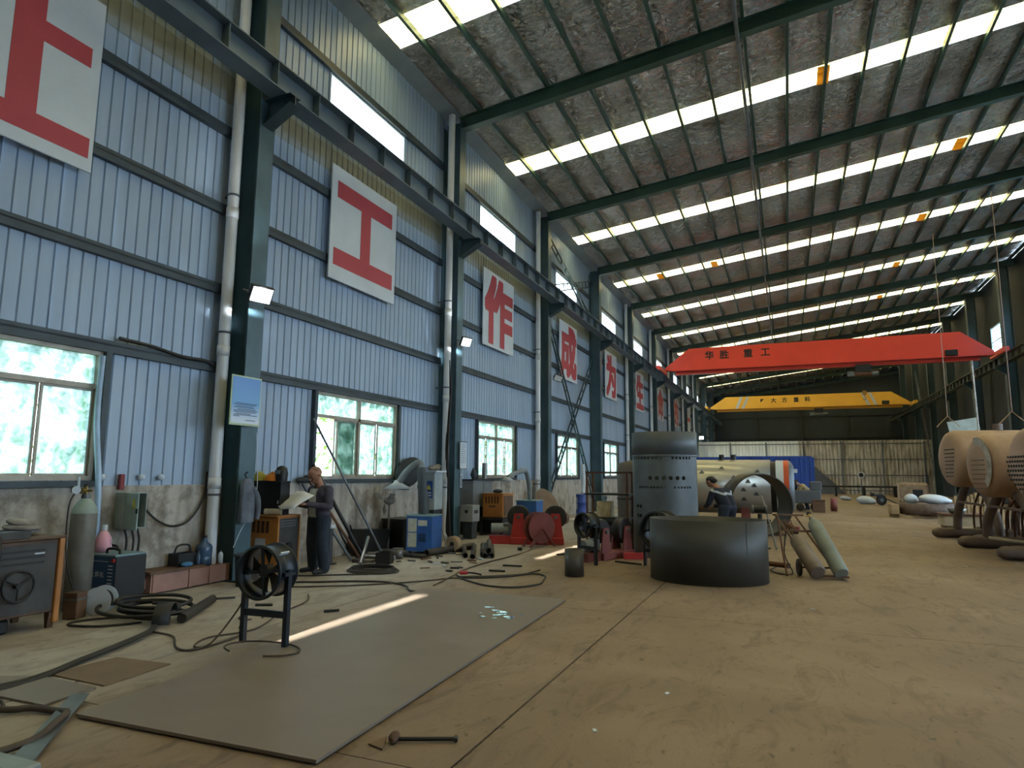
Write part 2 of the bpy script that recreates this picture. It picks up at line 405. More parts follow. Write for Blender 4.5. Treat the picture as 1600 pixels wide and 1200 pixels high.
girt_m = MB().bb(-.01, .075, .2, BAY-.2, -.055, .055).bb(.06, .075, .2, BAY-.2, .03, .1).mesh('girt'); girt_m.materials.append(M_GIRT)
for k in range(NB):
    for z in (3.17, 4.40, 5.68, 6.98, 8.28, 9.60):
        if k == 9 and z < 4: continue
        link('girt', girt_m, wall, (XL+.01, Y0+k*BAY, z))

# windows: low sliding windows and high strip windows
def low_window(k, open_sash=False, curtain=False):
    y0 = Y0+k*BAY+3*PW; y1 = y0+4*PW; z0, z1, zt = 1.48, 3.12, 2.66
    w = bpy.data.objects.new('window_%d' % (k+1), None); COL.objects.link(w); w['kind'] = 'structure'; w.location = (XL, y0, 0)
    L = y1-y0; f = .055
    fr = MB()
    fr.bb(-.07, .03, 0, L, z0, z0+f).bb(-.07, .03, 0, L, z1-f, z1).bb(-.07, .03, 0, f, z0+f, z1-f).bb(-.07, .03, L-f, L, z0+f, z1-f)
    fr.build('window_frame', M_CREAM, w)
    MB().bb(-.06, .025, f, L-f, zt-.03, zt+.03).build('transom', M_CREAM, w)
    MB().bb(-.06, .025, L/2-.035, L/2+.035, z0+f, z1-f).build('mullion', M_CREAM, w)
    MB().bb(-.02, .09, -.03, L+.03, z0-.075, z0-.005).build('window_sill', M_GIRT, w)
    for s in (0, 1):
        MB().bb(-.02, .09, -.085 if s == 0 else L+.005, -.005 if s == 0 else L+.085, z0-.07, z1+.02).build('jamb', M_GIRT, w)
    for s in (0, 1):
        ya, yb = (f, L/2-.035) if s == 0 else (L/2+.035, L-f)
        MB().bb(-.03, -.024, ya, yb, zt+.03, z1-f).build('pane', M_FROST, w)
    q = (L/2-.035-f)/2
    for s in range(4):
        half = s//2; a = (f if half == 0 else L/2+.035)
        ya = a+(s % 2)*q; yb = ya+q; xo = -.045 if s % 2 == 0 else -.015
        if open_sash and s == 0: ya, yb, xo = a+q-.05, a+2*q-.05, -.05
        sa = MB(); t = .03
        sa.bb(xo-.012, xo+.012, ya, ya+t, z0+f, zt-.03).bb(xo-.012, xo+.012, yb-t, yb, z0+f, zt-.03).bb(xo-.012, xo+.012, ya+t, yb-t, z0+f, z0+f+t).bb(xo-.012, xo+.012, ya+t, yb-t, zt-.03-t, zt-.03)
        so = sa.build('sash', M_CREAM, w)
        MB().bb(xo-.003, xo+.003, ya+t, yb-t, z0+f+t, zt-.03-t).build('pane', M_FROST, so)
    return w
def high_window(k):
    y0 = Y0+k*BAY+3*PW; y1 = y0+4*PW; z0, z1 = 8.86, 9.54
    w = bpy.data.objects.new('window_%d' % (k+31), None); COL.objects.link(w); w['kind'] = 'structure'; w.location = (XL, y0, 0)
    L = y1-y0; f = .04
    MB().bb(-.05, .02, 0, L, z0, z0+f).bb(-.05, .02, 0, L, z1-f, z1).bb(-.05, .02, 0, f, z0+f, z1-f).bb(-.05, .02, L-f, L, z0+f, z1-f).build('window_frame', M_SIGNW, w)
    for s in range(4):
        MB().bb(-.02, -.015, f+s*(L-2*f)/4+.004, f+(s+1)*(L-2*f)/4-.004, z0+f, z1-f).build('pane', M_HIGLASS, w)
for k in range(NB):
    if k == 9:
        high_window(k); d = bpy.data.objects.new('added_door_1', None); COL.objects.link(d); d['kind'] = 'structure'; d.location = (XL, Y0+9*BAY, 0)  # added door, hidden behind the tall shell, lights the far fence
        for ya in (.62, 6.3): MB().bb(-.12, .1, ya, ya+.08, 0, 4.2).build('added_door_jamb', M_GIRT, d)
        MB().bb(-.12, .1, .7, 6.3, 4.12, 4.2).build('added_door_head', M_GIRT, d)
    elif k != 12: low_window(k, open_sash=(k == 2)); high_window(k)
    else:
        for p in (3, 4, 5, 6): link('wall_panel', full_m, wall, (XL, Y0+k*BAY+p*PW, 0))

# ------------------------------------------------------------------ roof
ceil = struct('ceiling', 'foil lined pitched roof with translucent skylight strips')
# eave flashing between wall and roof
MB().add([(XL-.02, Y0, 11.0), (XL-.02, Y1, 11.0), (-7.72, Y1, 11.17), (-7.72, Y0, 11.17), (XL-.02, Y0, 11.25), (XL-.02, Y1, 11.25)], [(0, 1, 2, 3), (2, 5, 4, 3)]).build('eave_flashing', M_BEIGE, ceil)
SKW = .44
def roof_strip(y0, y1, x0, x1, cell=.3, amp=.035):
    rnd = random.Random(int(y0*10)); nx, ny = int((x1-x0)/cell), max(2, int((y1-y0)/cell)); V = []   # crumpled foil
    for i in range(nx+1):
        for j in range(ny+1):
            e = i in (0, nx) or j in (0, ny); x = x0+(x1-x0)*i/nx+(0 if e else rnd.uniform(-.35, .35)*cell); y = y0+(y1-y0)*j/ny+(0 if e else rnd.uniform(-.35, .35)*cell)
            V.append((x, y, roofz(x)+(0 if e else rnd.uniform(-.1, 1)*amp)))
    F = []
    for i in range(nx):
        for j in range(ny):
            a, b, c, d = i*(ny+1)+j, (i+1)*(ny+1)+j, (i+1)*(ny+1)+j+1, i*(ny+1)+j+1
            F += [(a, b, c), (a, c, d)] if rnd.random() < .5 else [(a, b, d), (b, c, d)]
    return MB().add(V, F)
def roof_flat(y0, y1, x0, x1):
    return MB().add([(x0, y0, roofz(x0)), (x1, y0, roofz(x1)), (x1, y1, roofz(x1)), (x0, y1, roofz(x0))], [(0, 1, 2, 3)])
def sky_strip(x0, x1, ym):
    P = []; n = 5; pt = 2*SKW/n
    for k in range(n): P += [(ym-SKW+k*pt, 0), (ym-SKW+(k+.6)*pt, 0), (ym-SKW+(k+.7)*pt, .03), (ym-SKW+(k+.9)*pt, .03)]
    P.append((ym+SKW, 0)); b = MB(); b.sheet(P, None, x0, x1, lambda u, v, w: (w, u, roofz(w)+v+.004)); return b
old = {3: (1.2,), 4: (5.75,), 5: (5.75, -5.6, -3.0), 6: (5.7,), 7: (5.7,)}
for k in range(NB):
    ya = Y0+k*BAY; ym = ya+BAY/2+.1; yb = ya+BAY
    cl = (.17, .03) if 1 <= k <= 4 else (.3, .05)
    roof_strip(ya, ym-SKW, XL-.25, XE+.2, *cl).build('foil_sheet', M_FOIL, ceil); roof_strip(ym+SKW, yb, XL-.25, XE+.2, *cl).build('foil_sheet', M_FOIL, ceil)
    sky_strip(XL-.25, XE+.2, ym).build('skylight_sheet', M_SKYL, ceil)
    for xx in old.get(k, ()):
        MB().bb(xx, xx+.3, ym-SKW, ym+SKW, roofz(xx)-.03, roofz(xx)-.02).build('skylight_patch', M_SKYLOLD, ceil)
pm = MB().bb(-.03, .03, Y0, Y1, -.17, -.01).bb(-.03, .045, Y0, Y1, -.17, -.155).mesh('purlin'); pm.materials.append(M_RAFT)
for k in range(21): x = -7.12+.945*k; link('purlin', pm, ceil, (x, 0, roofz(x)))
def rafter_mesh(x0, x1, flip):
    b = MB(); d = (x1-x0); s = RS*(-1 if flip else 1)
    def seg(zt, zb, hw):
        z0, z1 = roofz(x0), roofz(x1)
        b.add([(x0, -hw, z0-zt), (x1, -hw, z1-zt), (x1, hw, z1-zt), (x0, hw, z0-zt), (x0, -hw, z0-zb), (x1, -hw, z1-zb), (x1, hw, z1-zb), (x0, hw, z0-zb)],
              [(0, 1, 2, 3), (7, 6, 5, 4), (0, 4, 5, 1), (1, 5, 6, 2), (2, 6, 7, 3), (3, 7, 4, 0)])
    seg(.17, .19, .11); seg(.19, .50, .012); seg(.50, .525, .11)
    me = b.mesh('rafter'); me.materials.append(M_RAFT); return me
ra = rafter_mesh(-7.7, XE, False)
for k in range(NB+1):
    link('rafter', ra, ceil, (0, Y0+k*BAY, 0))
# round service pipe slung under the rafters and thin tie rods
MB().tube([(-.62, Y0, roofz(-.62)-.57), (-.62, Y1, roofz(-.62)-.57)], .045).build('roof_pipe', M_GREY, ceil)
for k in (4, 5):
    ya = Y0+k*BAY
    MB().tube([(-5.4, ya+6.8, roofz(-5.4)-.3), (-1.0, ya+.3, roofz(-1)-.3)], .012, n=6).build('tie_rod', M_GREY, ceil)

# ------------------------------------------------------------------ other walls
def plain_wall(name, b, m, label):
    o = b.build(name, m); o['kind'] = 'structure'; o['label'] = label; return o
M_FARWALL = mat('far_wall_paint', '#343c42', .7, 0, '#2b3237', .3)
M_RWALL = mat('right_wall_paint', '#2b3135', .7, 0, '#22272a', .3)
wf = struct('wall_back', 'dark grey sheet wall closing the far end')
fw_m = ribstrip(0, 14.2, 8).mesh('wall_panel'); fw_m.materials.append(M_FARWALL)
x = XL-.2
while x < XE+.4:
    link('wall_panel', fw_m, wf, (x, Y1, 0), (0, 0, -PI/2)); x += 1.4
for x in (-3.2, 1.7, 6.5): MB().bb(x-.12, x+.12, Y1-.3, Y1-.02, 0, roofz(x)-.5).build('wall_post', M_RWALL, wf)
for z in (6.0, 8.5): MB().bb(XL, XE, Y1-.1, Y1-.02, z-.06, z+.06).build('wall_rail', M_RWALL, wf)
wn = struct('wall_front', 'sheet wall behind the photographer')
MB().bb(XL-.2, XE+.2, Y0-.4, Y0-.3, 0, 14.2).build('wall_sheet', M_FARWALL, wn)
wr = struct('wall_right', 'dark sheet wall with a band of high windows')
M_BLUEGLASS = glass('blue_tinted_glass', '#b9d8e6', .5, .9, 2.0, tint='#d5ecf6')
M_ADDEDGLASS = glass('added_side_glass', '#c4d8e4', .75, .9, 2.0)  # panes of the added, unseen tall windows that light the left wall
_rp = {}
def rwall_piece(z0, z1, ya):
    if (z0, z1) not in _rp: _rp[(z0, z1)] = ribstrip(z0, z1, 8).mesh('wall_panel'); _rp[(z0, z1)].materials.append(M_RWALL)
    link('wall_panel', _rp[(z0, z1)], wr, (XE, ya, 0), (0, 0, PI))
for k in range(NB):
    zr = (1.0, 7.4) if k in (1, 2, 3, 4, 5) else ((8.9, 10.7) if k in (6, 7) else None)   # near bays: tall windows added out of view for light; farther: high strip windows
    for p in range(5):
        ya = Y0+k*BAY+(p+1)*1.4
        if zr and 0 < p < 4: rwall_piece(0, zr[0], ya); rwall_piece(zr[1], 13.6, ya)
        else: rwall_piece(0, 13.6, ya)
    if zr:
        y0 = Y0+k*BAY+1.4; L = 4.2; za, zb = zr; nz = 2 if zb-za < 3 else 4; hz = (zb-za)/nz
        w = bpy.data.objects.new('window_%d' % (k+61), None); COL.objects.link(w); w['kind'] = 'structure'; w.location = (XE, y0, 0)
        MB().bb(-.03, .05, 0, L, za, za+.06).bb(-.03, .05, 0, L, zb-.06, zb).bb(-.03, .05, 0, .06, za+.06, zb-.06).bb(-.03, .05, L-.06, L, za+.06, zb-.06).build('window_frame', M_SIGNW, w)
        for q in range(1, nz): MB().bb(-.02, .04, .06, L-.06, za+q*hz-.03, za+q*hz+.03).build('transom', M_SIGNW, w)
        for q in (1, 2): MB().bb(-.02, .04, q*L/3-.03, q*L/3+.03, za+.06, zb-.06).build('mullion', M_SIGNW, w)
        for q in range(3):
            for r in range(nz): MB().bb(.0, .006, q*L/3+.06, (q+1)*L/3-.06, za+r*hz+.06, za+(r+1)*hz-.06).build('pane', M_BLUEGLASS if nz == 2 else M_ADDEDGLASS, w)

# ------------------------------------------------------------------ outside: ground and bamboo thicket seen through the windows
M_EARTH = mat('earth_outside', '#7d7a66', .95, 0, '#5f5f4c', .5)
g = MB().bb(-60, XL-.3, Y0-40, Y1+40, -.4, -.1).build('ground_outside', M_EARTH); g['kind'] = 'structure'
g = MB().bb(XE+.3, 60, Y0-40, Y1+40, -.4, -.1).build('ground_outside', M_EARTH); g['kind'] = 'structure'
M_LEAF = mat('bamboo_leaf', '#8fb45a', .6, 0, '#5d8a3c', 1.5)
def thicket():
    b = MB(); rnd = random.Random(3)
    for i in range(9000):
        y = rnd.uniform(-6, 30); z = rnd.uniform(.2, 4.6); x = min(-9.0, -10.2+rnd.gauss(0, .6)-.1*z)
        L = rnd.uniform(.12, .3); w = L*.16; a = rnd.uniform(0, 2*PI); t = rnd.uniform(-1.2, .3)
        d = Vector((math.cos(a)*math.cos(t), math.sin(a)*math.cos(t), math.sin(t))); sd = d.cross(Vector((rnd.uniform(-1, 1), rnd.uniform(-1, 1), rnd.uniform(-1, 1)))).normalized()*w
        p = Vector((x, y, z)); b.add([p, p+d*L*.4+sd, p+d*L, p+d*L*.4-sd], [(0, 1, 2, 3)])
    return b
th = thicket().build('bamboo_foliage', M_LEAF); tag(th, 'green bamboo leaves growing outside the left windows', 'foliage', kind='stuff')
# ------------------------------------------------------------------ steel columns and rain pipes along the left wall
def left_column(k):
    y = Y0+k*BAY; n = k-1
    t = thing('steel_column', ('%s dark green steel column along the left wall, counted from the near end' % ORD[k-1]) if k > 1 else 'dark green steel column nearest the photographer on the left wall', 'column', (XL, y, 0), group='left wall columns')
    b = MB(); b.bb(0.0, .02, -.16, .16, 0, 10.75).build('flange', M_GREEN, t)
    MB().bb(.48, .50, -.16, .16, 0, 10.9).build('flange', M_GREEN, t)
    MB().bb(.02, .48, -.008, .008, 0, 10.9).build('web', M_GREEN, t)
    MB().bb(.02, .7, -.2, .2, 0, .025).build('base_plate', M_GREEN2, t)
    br = MB(); br.prism([(.5, 7.6), (1.05, 7.6), (1.05, 7.45), (.5, 7.15)], 1, -.012, .012)
    br.bb(.5, 1.05, -.12, .12, 7.585, 7.6); br.add([(.5, -.12, 7.15), (1.05, -.12, 7.45), (1.05, .12, 7.45), (.5, .12, 7.15)], [(0, 1, 2, 3)])
    br.build('bracket', M_GREEN2, t)
    MB().bb(.5, .66, -.02, .02, 8.1, 8.16).build('tie_plate', M_GREEN2, t)
    return t
for k in range(1, NB): left_column(k)
def rain_pipe(k, label, y=None, x=.2):
    y = Y0+k*BAY-.40 if y is None else y
    t = thing('rain_pipe', label, 'pipe', (XL+x, y, 0), group='white rain pipes')
    MB().cyl((0, 0, .32), (0, 0, 10.95), .085, n=20).build('pipe_run', M_PVC, t)
    for z in (1.35, 3.35, 5.55, 8.1):
        MB().lathe([(0, .088), (0, .094), (1, .094), (1, .088)], (0, 0, z), (0, 0, z+.16), n=20).build('coupling', M_PVC, t)
    for z in (1.25, 3.7, 5.9): MB().bb(.03-x, .0, -.015, .015, z, z+.03).lathe([(0, .09), (0, .097), (1, .097), (1, .09)], (0, 0, z), (0, 0, z+.03), n=20).build('clamp', M_PVCBAND, t)
    MB().tube([(0, 0, .34), (0, 0, .2), (.03, -.05, .1), (.06, -.12, .06)], .088, n=16, res=4).build('elbow', M_PVC, t)
rain_pipe(2, 'white rain pipe beside the column that carries the blue poster', 7.53)
rain_pipe(3, 'white rain pipe beside the column with the white notice board', 14.50, .34)
for k in (4, 6, 7, 8, 9, 10): rain_pipe(k, 'white rain pipe at the %s column of the left wall' % ORD[k-1])

# interior columns under the ridge (right of the aisle)
for k in range(5, NB):
    y = Y0+k*BAY
    t = thing('steel_column', '%s interior steel column right of the aisle, counted from the near end' % ORD[k-4], 'column', (XR, y, 0), group='interior columns')
    top = roofz(XR)-.5
    MB().bb(-.25, -.23, -.2, .2, 0, top).build('flange', M_GREEN2, t); MB().bb(.23, .25, -.2, .2, 0, top).build('flange', M_GREEN2, t)
    MB().bb(-.23, .23, -.01, .01, 0, top).build('web', M_GREEN2, t)
    MB().prism([(-.25, 7.58), (-.75, 7.58), (-.75, 7.45), (-.25, 7.1)], 1, -.14, .14).build('bracket', M_GREEN2, t)

# crane runways
def runway(name, x, label, ya, yb, m):
    t = thing(name, label, 'crane rail', (x, 0, 0))
    MB().bb(-.17, .17, ya, yb, 8.03, 8.05).build('top_flange', m, t); MB().bb(-.17, .17, ya, yb, 7.6, 7.62).build('bottom_flange', m, t)
    MB().bb(-.008, .008, ya, yb, 7.62, 8.03).build('web', m, t)
    MB().bb(-.035, .035, ya, yb, 8.05, 8.16).build('rail', M_DARK, t)
    st = MB().bb(-.15, -.008, -.006, .006, 7.62, 8.03).mesh('stiffener'); st2 = MB().bb(.008, .15, -.006, .006, 7.62, 8.03).mesh('stiffener')
    st.materials.append(m); st2.materials.append(m); y = ya+.5
    while y < yb: link('stiffener', st2 if x < 0 else st, t, (0, y, 0)); y += 1.0
    return t
M_BEAM = mat('runway_paint', '#6a7b88', .45, .1, '#566572', 1)
runway('crane_runway', -7.3, 'long grey steel crane runway girder along the left wall', Y0+.2, Y1-.2, M_BEAM)
runway('crane_runway', 10.95, 'steel crane runway girder on the right hand columns', 22.0, Y1-.2, mat('runway_paint_b', '#5c625c', .5, .1, '#454a45', 1))

# ------------------------------------------------------------------ bridge cranes
def bridge_crane(name, label, y, xl, xr, zb, h, m, mdark, texts, tcol, tsize, tz, stripes=False):
    t = thing(name, label, 'crane', (0, y, 0))
    g = 1.5 if h > 1 else 2.0
    b = MB()
    # box girder with tapered ends
    prof = [(xl+.3, zb+.45), (xl+g+.3, zb+h), (xr-g-.3, zb+h), (xr-.3, zb+.45), (xr-.3, zb+.22), (xr-1.0, zb+.22), (xl+1.0, zb+.22), (xl+.3, zb+.3)]
    b.prism(prof, 1, -.3, .3)
    b.build('box_girder', m, t)
    MB().bb(xl+.9, xr-.9, -.18, .18, zb, zb+.025).bb(xl+.9, xr-.9, -.03, .03, zb+.02, zb+.24).build('hoist_track', m, t)
    MB().bb(xl+.9, xr-.9, -.34, .34, zb+.2, zb+.235).build('lower_flange', mdark, t)
    for s, x in ((1, xl), (-1, xr)):
        e = MB().bb(x-.14, x+.14, -1.3, 1.3, zb+.2, zb+.5, ch=.02).build('end_truck', m, t)
        for yy in (-1.0, 1.0): MB().cyl((x-.05, yy, zb+.34), (x+.05, yy, zb+.34), .14, n=18).build('wheel', M_DARK, e)
    MB().bb(xr-2.6, xr-2.0, -.42, -.3, zb+.3, zb+.62, ch=.02).build('drive_box', M_DARK, t)
    for i, (x, ch) in enumerate(texts): glyph('lettering', ch, tcol, t, (x, -.306, tz), (PI/2, 0, 0), tsize, bold=.025, depth=.004)
    if stripes:
        for x0 in (xl+2.7, xl+3.3, xr-3.2, xr-3.8):
            s = 1 if x0 < 0 else -1
            MB().prism([(x0, zb+.27), (x0+.25, zb+.27), (x0+.25+s*.5, zb+h-.03), (x0+s*.5, zb+h-.03)], 1, -.306, -.301).build('stripe', M_SIGNW, t)
    return t
M_CRED = mat('crane_red_paint', '#f04a36', .4, 0, '#e24432', .6); M_CRED2 = mat('crane_red_dark', '#b83426', .5, 0)
M_CYEL = mat('crane_yellow_paint', '#f9bd45', .4, 0, '#eab03e', .6); M_CYEL2 = mat('crane_yellow_dark', '#b8801e', .5, 0)
def hoist(label, x, y, zb, mbody, rope=1.6, hookz=None):
    t = thing('electric_hoist', label, 'hoist', (x, y, 0))
    MB().cyl((-.45, 0, zb-.4), (.45, 0, zb-.4), .17, n=18).build('drum', mbody, t)
    MB().cyl((.45, 0, zb-.4), (.8, 0, zb-.4), .14, n=16).build('motor', M_GREY, t)
    MB().bb(-.8, -.45, -.13, .13, zb-.55, zb-.25, ch=.02).build('control_box', M_GREY, t)
    MB().bb(-.4, .4, -.2, -.17, zb-.3, zb+.12).bb(-.4, .4, .17, .2, zb-.3, zb+.12).build('trolley_plate', M_DARK, t)
    for xx in (-.28, .28):
        for s in (-1, 1): MB().cyl((xx, s*.1, zb+.08), (xx, s*.17, zb+.08), .055, n=12).build('trolley_wheel', M_DARK, t)
    for s in (-.06, .06): MB().cyl((s, 0, zb-.5), (s*.6, 0, zb-.5-rope), .008, n=5).build('wire_rope', M_DARK, t)
    hk = MB().bb(-.1, .1, -.05, .05, zb-.75-rope, zb-.5-rope, ch=.02)
    hk.tube([(0, 0, zb-.75-rope), (0, 0, zb-.85-rope), (.07, 0, zb-.95-rope), (0, 0, zb-1.03-rope), (-.08, 0, zb-.97-rope)], .022, res=4, n=8)
    hk.build('hook', M_CYEL2, t)
red = bridge_crane('bridge_crane', 'red overhead bridge crane with black lettering spanning the hall', 43.0, -7.3, 10.95, 7.96, 1.62, M_CRED, M_CRED2,
    [(-4.25, '华'), (-3.35, '胜'), (-1.95, '重'), (-.95, '工')], M_BLACK, .56, 9.08)
hoist('dark hoist trolley hanging under the red bridge crane', 4.3, 43.0, 7.92, M_RUST, .9)
yel = bridge_crane('bridge_crane', 'yellow overhead bridge crane with striped ends farther down the hall', 70.0, -7.3, 10.95, 7.96, 1.45, M_CYEL, M_CYEL2,
    [(-2.05, '◤'), (-1.0, '大'), (.0, '方'), (1.05, '重'), (2.05, '科')], M_DARK, .5, 8.95, True)
hoist('grey hoist trolley hanging under the yellow bridge crane', 3.0, 70.0, 7.92, M_GREY, 2.6)
# the red crane's buffer on the left rail
# ------------------------------------------------------------------ slogan boards
for i, ch in enumerate('让工作成为生命的一'):
    y = 4.13+i*7.0
    lab = ['white board with a cut off red character, nearest the camera', 'white board with the red character like a capital I', 'white board with the third red character of the slogan',
           'white board with the fourth red character, behind the crossed ladders', 'white board with the fifth red character, right of the crossed ladders', 'white board with the sixth red character of the slogan', 'white board with the seventh red character, with a pointed roof stroke',
           'eighth white slogan board, above the tall perforated shell', 'farthest white slogan board seen above the tall shell'][i]
    t = thing('slogan_board', lab, 'sign', (XL+.14, y, 6.46), group='slogan boards on the left wall')
    MB().box((0, 0, 0), (.03, 2.3, 2.3), ch=.006).build('board', M_SIGNW, t)
    MB().bb(-.06, -.02, -1.1, 1.1, .6, .66).bb(-.06, -.02, -1.1, 1.1, -.66, -.6).build('mounting_rail', M_GREY, t)
    if ch == '工':
        g = MB().bb(.015, .02, -.97, .97, .52, .86).bb(.015, .02, -.17, .17, -.52, .52).bb(.015, .02, -1.03, 1.03, -.86, -.52).build('character', M_RED, t)
    elif i == 0:
        MB().bb(.015, .02, .1, .44, -.72, 1.02).bb(.015, .02, .44, 1.02, .2, .46).bb(.015, .02, -.25, 1.09, -.98, -.72).build('character', M_RED, t)
        glyph('character', '讠', M_RED, t, (.016, -.62, 0), (PI/2, 0, PI/2), 1.9, bold=.04, depth=.002)
    else: glyph('character', ch, M_RED, t, (.016, 0, 0), (PI/2, 0, PI/2), 2.12, bold=.042, depth=.002, sx=1.0)
# ------------------------------------------------------------------ lamps on the columns
M_LAMP = mat('lamp_glow', '#f4fbff', .4, 0, emit=('#eef8ff', 9.0)); M_LAMPOFF = mat('lamp_glass_off', '#d7dde0', .3)
def flood(label, loc, rot, lit=True, power=260, s=1.0):
    t = thing('flood_light', label, 'lamp', loc, group='flood lights on the columns'); t.rotation_euler = rot
    MB().box((0, 0, 0), (.32*s, .07*s, .24*s), ch=.015).build('housing', M_DARK, t)
    MB().add([(-.135*s, -.042*s, -.095*s), (.135*s, -.042*s, -.095*s), (.135*s, -.042*s, .095*s), (-.135*s, -.042*s, .095*s)], [(0, 1, 2, 3)]).build('lamp_face', M_LAMP if lit else M_LAMPOFF, t)
    MB().tube([(-.17*s, 0, 0), (-.17*s, .1*s, -.02), (-.17*s, .16*s, -.02), (.17*s, .16*s, -.02), (.17*s, .1*s, -.02), (.17*s, 0, 0)], .012, n=6).build('bracket', M_GREY, t)
    for k in range(5): MB().box((-.1*s+.05*s*k, .045*s, 0), (.008, .03*s, .2*s)).build('cooling_fin', M_DARK, t)
    if lit:
        ld = bpy.data.lights.new('flood_beam', 'SPOT'); ld.spot_size = 1.9; ld.spot_blend = .6; ld.shadow_soft_size = .1; ld.energy = power*2; ld.color = (.86, .94, 1.0)
        lo = bpy.data.objects.new('flood_beam', ld); COL.objects.link(lo); lo.parent = t; lo.location = (0, -.06*s, 0); lo.rotation_euler = (PI/2, 0, 0)
flood('brightest lit flood light, on the column above the blue poster', (-7.3, 7.60, 4.28), (.5, 0, 1.25), True, 330, 1.15)
flood('lit flood light on the second column, above the notice board', (-7.3, 14.58, 4.86), (.45, 0, 1.2), True, 220)
flood('unlit flood light on the third column, left of the crossed ladders', (-7.33, 21.95, 4.95), (.4, .3, .6), False)
flood('tiny lit flood light far down the left wall', (-7.3, 63.7, 5.05), (.3, 0, .3), True, 120, 1.4)

# blue poster, notice boards
M_POSTER = None
def poster_mat():
    m = bpy.data.materials.new('poster_print'); m.use_nodes = True; nt = m.node_tree; N = nt.nodes; L = nt.links; b = N['Principled BSDF']; b.inputs['Roughness'].default_value = .4
    tc = N.new('ShaderNodeTexCoord'); sx = N.new('ShaderNodeSeparateXYZ'); L.new(tc.outputs['Object'], sx.inputs[0])
    mr = N.new('ShaderNodeMapRange'); mr.inputs[1].default_value = -.34; mr.inputs[2].default_value = .34; L.new(sx.outputs['Z'], mr.inputs[0])
    r = N.new('ShaderNodeValToRGB'); e = r.color_ramp.elements; e[0].position = .05; e[0].color = lin('#cfd9e6'); e[1].position = 1; e[1].color = lin('#5f8fd0'); k = e.new(.42); k.color = lin('#6fa4d6')
    L.new(mr.outputs[0], r.inputs[0]); L.new(r.outputs[0], b.inputs['Base Color']); return m
t = thing('safety_poster', 'blue printed poster with fine text on the first column', 'poster', (-7.48, 7.62, 2.655))
MB().box((0, 0, 0), (.012, .60, .74)).build('backing', mat('poster_edge', '#c4d6b0', .5), t)
MB().box((.008, 0, .005), (.006, .56, .69)).build('print', poster_mat(), t)
M_INK = mat('poster_ink', '#3d5575', .6)
for i, (z, a, bq) in enumerate([(-.04, -.2, .22), (-.06, -.24, .2), (-.085, -.2, .15), (-.105, -.24, .18), (-.13, -.16, .2), (-.15, -.24, .24), (-.17, -.24, .2), (-.195, -.2, .1), (-.215, -.24, .23), (-.235, -.24, -.12), (-.29, .0, .2)]):
    MB().bb(.0115, .0125, a, bq, z-.005, z+.005).build('text_line', M_INK, t)
t = thing('notice_board', 'white rules board hung on the second column', 'sign', (-7.52, 15.0, 2.05))
MB().box((0, 0, 0), (.015, .36, .68), ch=.004).build('board', M_SIGNW, t)
for k in range(9): MB().bb(.008, .0095, -.14, .14-.03*(k % 3), .26-k*.055, .27-k*.055).build('text_line', M_INK, t)
for z in (.335, -.335): MB().bb(-.004, .012, -.185, .185, z-.01, z+.01).build('edge_trim', M_GREY, t)
t = thing('notice_card', 'narrow white card below the rules board', 'sign', (-7.572, 15.0, 1.42))
MB().box((0, 0, 0), (.012, .1, .34)).build('card', M_SIGNW, t); MB().bb(.006, .008, -.02, .02, -.14, .14).build('text_line', M_INK, t)

# ------------------------------------------------------------------ floor: big plate, small plates, bars, hoses in the foreground
M_PLATE = mat('mill_plate', '#80746a', .5, .1, '#71665c', .9, .3, .75, bump=.04, bscale=3)
def plate(name, label, pts, z0, z1, m=None, cat='steel plate'):
    o = MB().prism(pts, 2, z0, z1).build(name, m or M_PLATE); tag(o, label, cat); return o
plate('steel_plate', 'large flat steel plate lying in the foreground', [(-4.36, 3.14), (-2.47, 3.19), (-2.68, 8.30), (-4.72, 8.25)], .012, .032)
M_RUSTPL = mat('rusty_plate', '#7d6650', .7, .2, '#655343', 1.5)
plate('steel_plate', 'small grey steel sheet left of the large plate', [(-5.46, 3.62), (-4.80, 3.60), (-4.77, 3.20), (-5.55, 3.19), (-5.9, 3.4)], .004, .016)
plate('steel_plate', 'rust brown sheet beside the far left edge of the large plate', [(-5.42, 4.23), (-4.83, 4.27), (-4.80, 3.66), (-5.45, 3.68)], .003, .012, M_RUSTPL)
plate('flat_bar', 'grey flat steel bar pointing at the corner of the large plate', [(-3.80, 2.50), (-3.93, 2.46), (-4.73, 3.36), (-4.64, 3.43)], .033, .042, M_GREY, 'steel bar')
o = MB().bb(-4.9, -3.72, 2.38, 2.52, .0, .07, ch=.01).build('steel_channel', mat('pale_steel', '#8b9494', .5, .2)); tag(o, 'pale grey steel channel at the bottom left corner', 'steel bar')
M_RUBBER = mat('black_rubber', '#26221f', .6, 0, '#1a1715', 5); M_RUBBER2 = mat('brown_hose', '#4d3f33', .65, 0, '#3a3028', 5)
def cable(label, pts, r=.012, m=None, name='cable', z=None, group=None):
    P = [(p[0], p[1], (p[2] if len(p) > 2 else r+.003)) for p in pts]
    o = MB().tube(P, r, n=7, res=5).build(name, m or M_RUBBER); tag(o, label, 'cable' if name == 'cable' else 'hose', group); return o
cable('thick hose curling into the bottom left corner', [(-5.6, 2.9, .03), (-4.9, 3.0, .03), (-4.74, 3.1, .03), (-4.52, 3.13, .03), (-4.36, 3.08, .06), (-4.24, 2.94, .07), (-4.14, 2.72, .04), (-4.2, 2.45, .03)], .022, M_RUBBER2, 'hose')
cable('thin rod of wire along the left small plate', [(-5.9, 3.15), (-5.2, 3.15), (-4.95, 3.05)], .01, M_RUBBER2)
